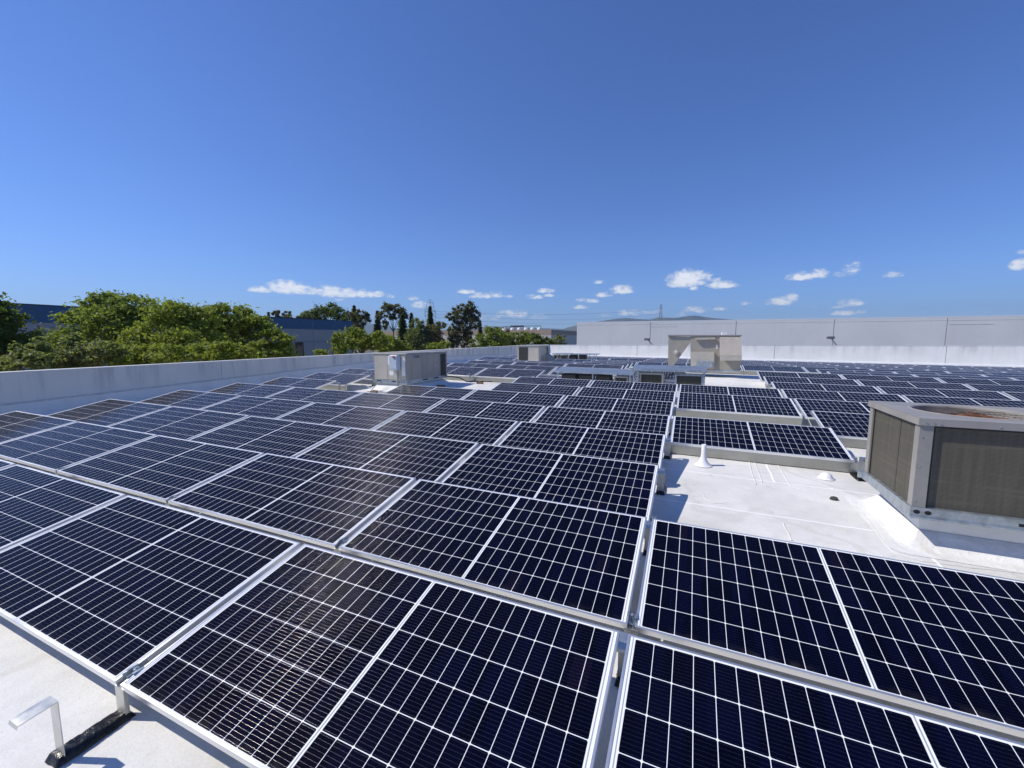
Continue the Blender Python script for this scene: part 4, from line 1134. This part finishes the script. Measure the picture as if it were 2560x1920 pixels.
def tree(name, label, blobs, D, lm, n, leaf, seed, cat='tree', group=None, tips=0.25, conifer=False, trunk=True, fill=.55):
    """blobs: crown masses given as measured centre and half sizes; leaf: leaf-clump size in metres"""
    rs = random.Random(seed); nr = np.random.default_rng(seed)
    k = D/FPX
    cs = []
    for (px, py, hw, hh) in blobs:
        c_ = at_d(px, py, D+rs.uniform(-.3,.3)*hw*k)
        cs.append((c_, hw*k, hh*k))
    tot = sum(w*h for _, w, h in cs)
    bx_ = sum(c_.x*w*h for c_, w, h in cs)/tot; by_ = sum(c_.y*w*h for c_, w, h in cs)/tot
    base = Vector((bx_, by_, gz))
    r = thing(name, label, cat, base, group=group)
    V, Fc = [], []
    for c_, w, h in cs:
        nb = max(60, int(n*w*h/tot))
        # sub-clumps on the crown mass
        sub = max(7, int(nb/55)); subs = []
        for s_ in range(sub):
            v = Vector(nr.normal(size=3)); v.normalize()
            rr = rs.uniform(.35, 1.0)**.6
            subs.append((Vector((v.x*w*rr, v.y*w*.9*rr, v.z*h*rr)), rs.uniform(.25,.46)))
        for q_ in range(nb):
            sc_, sr = subs[q_ % sub]
            v = Vector(nr.normal(size=3)); v.normalize()
            rad_ = min(2.2, abs(rs.gauss(0,.62))+.12)*sr
            if rs.random() < tips*.25: rad_ *= 1.5
            p = c_+sc_+Vector((v.x*w*rad_, v.y*w*rad_, v.z*h*rad_*.85))
            if conifer: p.z -= 0
            nrm = (v*.7+Vector(nr.normal(size=3))*.6+Vector((0,0,.35))); nrm.normalize()
            a_ = nrm.cross(Vector(nr.normal(size=3))); a_.normalize(); b_ = nrm.cross(a_)
            sz_ = leaf*rs.uniform(.55,1.25)
            o_ = len(V); p = p-base
            V += [p+a_*sz_*.5, p+b_*sz_*.32+nrm*sz_*.1, p-a_*sz_*.5, p-b_*sz_*.32+nrm*sz_*.1]; Fc.append((o_,o_+1,o_+2,o_+3))
    me = bpy.data.meshes.new('crown'); me.from_pydata([tuple(v) for v in V], [], Fc); me.materials.append(M[lm]); me.update()
    o = bpy.data.objects.new('crown', me); COL.objects.link(o); o.parent = r
    if trunk:
        tk = MB(); rt = max(.10, min(.28, .05*max(w for _, w, _ in cs)))
        mid = Vector((0,0,max(1.5, min(c_.z-h for c_, w, h in cs)-gz-.3)))
        tk.tube([(0,0,0), mid*.5+Vector((.1,.05,0)), mid], rt*1.3, 8, rt)
        for c_, w, h in cs:
            e = c_-base+Vector((0,0,h*.3)); s_ = mid
            tk.tube([s_, s_+(e-s_)*.5+Vector((rs.uniform(-.2,.2)*w*.3,rs.uniform(-.2,.2)*w*.3,h*.12)), e], rt*.75, 6, rt*.15)
            for z_ in range(3):
                e2 = e+Vector((rs.uniform(-.7,.7)*w, rs.uniform(-.6,.6)*w, rs.uniform(-.1,.8)*h))
                tk.tube([s_+(e-s_)*.6, e2], rt*.3, 5, rt*.06)
        tk.build('trunk', M['bark'], r)
    return r
def conifer(name, label, px, pyt, pyb, hw, D, lm, n, leaf, seed):
    k = D/FPX; rs = random.Random(seed); top = at_d(px, pyt, D); base = Vector((top.x, top.y, gz))
    H_ = top.z-gz; zb_ = max(1.0, (at_d(px, pyb, D).z-gz))
    r = thing(name, label, 'tree', base)
    V, Fc = [], []
    tiers = 15
    for q_ in range(n):
        f_ = (rs.randrange(tiers)+rs.random()*.6)/tiers
        ang = rs.random()*2*math.pi; ang = round(ang*3.5)/3.5+rs.uniform(-.25,.25)
        R = hw*k*(1-f_)**.85*(.45+.55*rs.random())*(1 if rs.random() > .12 else 1.25)+.08
        z = zb_+(H_-zb_)*f_-R*.22+rs.uniform(-.1,.15)
        p = Vector((R*math.cos(ang), R*math.sin(ang), z))*1.0
        t_ = rs.random()**.6; p = Vector((p.x*t_, p.y*t_, p.z+R*.22*(1-t_)))
        nrm = Vector((rs.gauss(0,.6), rs.gauss(0,.6), .8)); nrm.normalize()
        a_ = Vector((math.cos(ang), math.sin(ang), -.3)); b_ = nrm.cross(a_); b_.normalize(); s_ = leaf*rs.uniform(.6,1.2)
        o_ = len(V); V += [p+a_*s_*.6, p+b_*s_*.3, p-a_*s_*.5, p-b_*s_*.3]; Fc.append((o_,o_+1,o_+2,o_+3))
    me = bpy.data.meshes.new('crown'); me.from_pydata([tuple(v) for v in V], [], Fc); me.materials.append(M[lm]); me.update()
    o = bpy.data.objects.new('crown', me); COL.objects.link(o); o.parent = r
    MB().tube([(0,0,0),(0,0,H_*.95)], .22, 8, .03).build('trunk', M['bark'], r)

tree('broadleaf_tree', 'dark green tree cut off by the left picture edge', [(-70,800,80,62),(-20,780,60,42),(5,830,70,62),(-40,890,90,50),(45,850,36,40)], 24, 'leaf_dark', 9000, .24, 11)
tree('broadleaf_tree', 'big rounded green tree with feathery top left of the gap at the blue wall', [(205,790,46,34),(190,845,56,34),(262,768,52,32),(330,765,50,30),(280,815,70,48),(360,800,50,36),(235,870,60,32)], 30, 'leaf_green', 16000, .26, 12, tips=.9)
tree('broadleaf_tree', 'wide yellow-green tree in the middle of the left tree mass', [(420,785,52,34),(470,800,46,36),(400,840,60,44),(500,800,40,34),(470,860,80,40),(350,865,60,36)], 27, 'leaf_yellow', 15000, .24, 13, tips=.6)
tree('broadleaf_tree', 'yellow-green tree at the right end of the left tree mass', [(545,790,40,30),(590,800,46,34),(640,820,42,32),(570,850,70,40),(690,850,36,26),(650,875,60,24),(720,880,30,18)], 31, 'leaf_yellow', 14000, .26, 14, tips=.5)
tree('shrub', 'pale olive shrub tops just behind the wall, left edge', [(25,905,34,24),(70,885,36,28),(100,868,24,24),(110,905,50,24)], 19, 'leaf_olive', 4200, .20, 15, 'shrub')
tree('shrub', 'pale olive shrub tops just behind the wall below the big green tree', [(170,870,36,34),(215,885,50,36),(270,880,44,34),(190,905,60,26)], 20, 'leaf_olive', 5200, .20, 16, 'shrub')
tree('shrub', 'yellow-green shrub row behind the wall below the middle of the left trees', [(310,890,40,26),(370,885,44,28),(430,890,46,24),(340,905,60,16)], 21, 'leaf_yellow', 4600, .2, 51, 'shrub')
tree('shrub', 'yellow-green shrub row behind the wall below the right end of the left trees', [(500,882,44,26),(560,880,40,24),(615,885,34,18),(540,893,60,14)], 22, 'leaf_yellow', 4400, .2, 52, 'shrub')
tree('broadleaf_tree', 'low bright green tree left of the white-switch unit', [(875,845,34,24),(905,838,26,18),(915,860,44,22),(945,850,28,22),(850,866,26,14)], 48, 'leaf_yellow', 5200, .34, 17)
tree('broadleaf_tree', 'low bright green tree top above the corner of the white-switch unit', [(975,858,30,22),(1000,870,26,16),(955,872,26,14)], 52, 'leaf_yellow', 3000, .36, 18)
tree('shrub', 'thin bright green tips in front of the blue building corner', [(800,880,30,8),(850,872,20,14),(838,852,8,14)], 44, 'leaf_yellow', 1300, .30, 19, 'shrub')
# behind the blue building
tree('broadleaf_tree', 'dense dark green tree rising above the blue building roof', [(800,785,22,22),(826,776,24,18),(845,785,26,20),(785,790,14,18),(868,800,20,14)], 115, 'leaf_dark', 9000, .46, 20)
for s_, (px, py, hw, hh) in enumerate(((690,783,9,11),(716,787,10,9),(748,790,9,7),(766,787,13,9))):
    tree('broadleaf_tree', 'small brownish tree top peeking over the blue building, '+['first','second','third','fourth'][s_]+' from left', [(px,py,hw,hh),(px+5,py+8,hw,hh)], 105, 'leaf_brown' if s_ < 2 else 'leaf_olive', 700, .6, 21+s_, group='tree tops over the blue building')
conifer('conifer', 'tiny dark conifer tip over the blue building, leftmost', 671, 780, 800, 4, 105, 'leaf_conifer', 300, .5, 30)
conifer('conifer', 'brown-green conifer right of the blue building', 885, 762, 850, 18, 100, 'leaf_brown', 2200, .6, 31)
tree('eucalyptus', 'thin brown tree right of the blue building with hanging sprays', [(905,782,14,10),(872,785,10,8),(912,800,14,14),(893,805,18,22),(896,835,18,22),(918,788,6,8)], 98, 'leaf_brown', 5200, .42, 32)
conifer('conifer', 'narrow brown conifer among the middle trees', 943, 776, 850, 15, 98, 'leaf_brown', 1700, .6, 33)
tree('eucalyptus', 'airy grey-green tree with bare forked trunk', [(968,771,16,13),(985,768,14,10),(1000,780,16,12),(955,790,13,10),(1010,788,12,10),(978,790,15,9),(965,812,9,14),(1002,803,9,12)], 96, 'leaf_brown', 6400, .40, 34, fill=.3)
conifer('conifer', 'dark broad conifer left of the pylon', 1006, 784, 880, 26, 92, 'leaf_conifer', 3400, .62, 35)
conifer('conifer', 'dark slim conifer just left of the pylon', 1028, 781, 872, 15, 96, 'leaf_conifer', 1900, .6, 36)
tree('broadleaf_tree', 'olive brown rounded tree left below the pylon', [(1044,812,16,16),(1036,845,22,24),(1052,860,26,22),(1046,830,16,18)], 88, 'leaf_olive', 6000, .42, 37)
conifer('conifer', 'tall dark conifer in front of the lattice pylon', 1075, 764, 850, 16, 100, 'leaf_conifer', 2400, .58, 38)
tree('broadleaf_tree', 'brown-green dense tree right below the pylon', [(1080,825,26,18),(1078,850,30,28),(1100,815,14,12),(1066,868,26,18),(1092,860,18,20)], 90, 'leaf_brown', 8000, .42, 39)
tree('eucalyptus', 'large reddish brown eucalyptus with gaps in its crown', [(1176,768,12,16),(1140,775,10,15),(1160,775,13,13),(1190,786,13,16),(1172,792,20,16),(1146,800,14,16),(1124,792,11,10),(1185,808,14,14),(1158,818,18,16),(1132,828,14,18),(1138,852,18,20),(1168,840,14,18),(1175,860,14,12)], 92, 'leaf_brown', 16000, .38, 40)
conifer('conifer', 'small far dark conifer right of the large brown eucalyptus', 1200, 801, 835, 7, 125, 'leaf_brown', 700, .6, 41)
tree('broadleaf_tree', 'rounded bright green tree right of the large brown eucalyptus', [(1228,832,24,18),(1208,848,20,16),(1240,845,26,20),(1258,850,20,20),(1195,860,22,12),(1225,862,36,14)], 74, 'leaf_green', 5600, .42, 42)
tree('broadleaf_tree', 'green tree in front of the tan building, left of the small far unit', [(1288,850,20,16),(1272,855,14,14),(1304,840,14,12),(1320,850,22,16)], 82, 'leaf_green', 3600, .44, 43)
tree('broadleaf_tree', 'dark green tree in front of the tan building corner', [(1336,846,16,14),(1322,838,10,10),(1348,856,18,12),(1368,854,14,10),(1376,860,10,8)], 84, 'leaf_dark', 2800, .44, 44)
tree('broadleaf_tree', 'airy olive tree before the dark side of the tan building', [(1404,842,12,11),(1396,852,16,12),(1410,856,10,10),(1384,860,12,6)], 84, 'leaf_olive', 1300, .42, 45)
tree('shrub', 'bright green bush below the large brown eucalyptus', [(1095,866,22,12),(1115,862,14,10),(1075,872,16,6)], 66, 'leaf_yellow', 1600, .4, 46, 'shrub')
tree('broadleaf_tree', 'small brown tree in front of the tan building, left end', [(1268,835,9,10),(1262,845,9,8)], 100, 'leaf_brown', 700, .5, 47)

# ================================================================== AIR
hz = MB().box(-9500, 9500, -1200, 9800, -9.5, 560)
m = bpy.data.materials.new('thin_haze'); m.use_nodes = True; t = NT(m.node_tree); m.node_tree.nodes.clear()
o_ = t.n('ShaderNodeOutputMaterial'); v_ = t.n('ShaderNodeVolumePrincipled'); t.link(v_.outputs[0], o_.inputs['Volume'])
v_.inputs['Color'].default_value = (.52,.74,1.0,1); v_.inputs['Density'].default_value = 1.0e-4; v_.inputs['Anisotropy'].default_value = .2
ho = hz.build('haze', m); ho['kind'] = 'stuff'; ho['label'] = 'thin blue haze between the roof and the distant hills'; ho['category'] = 'haze'
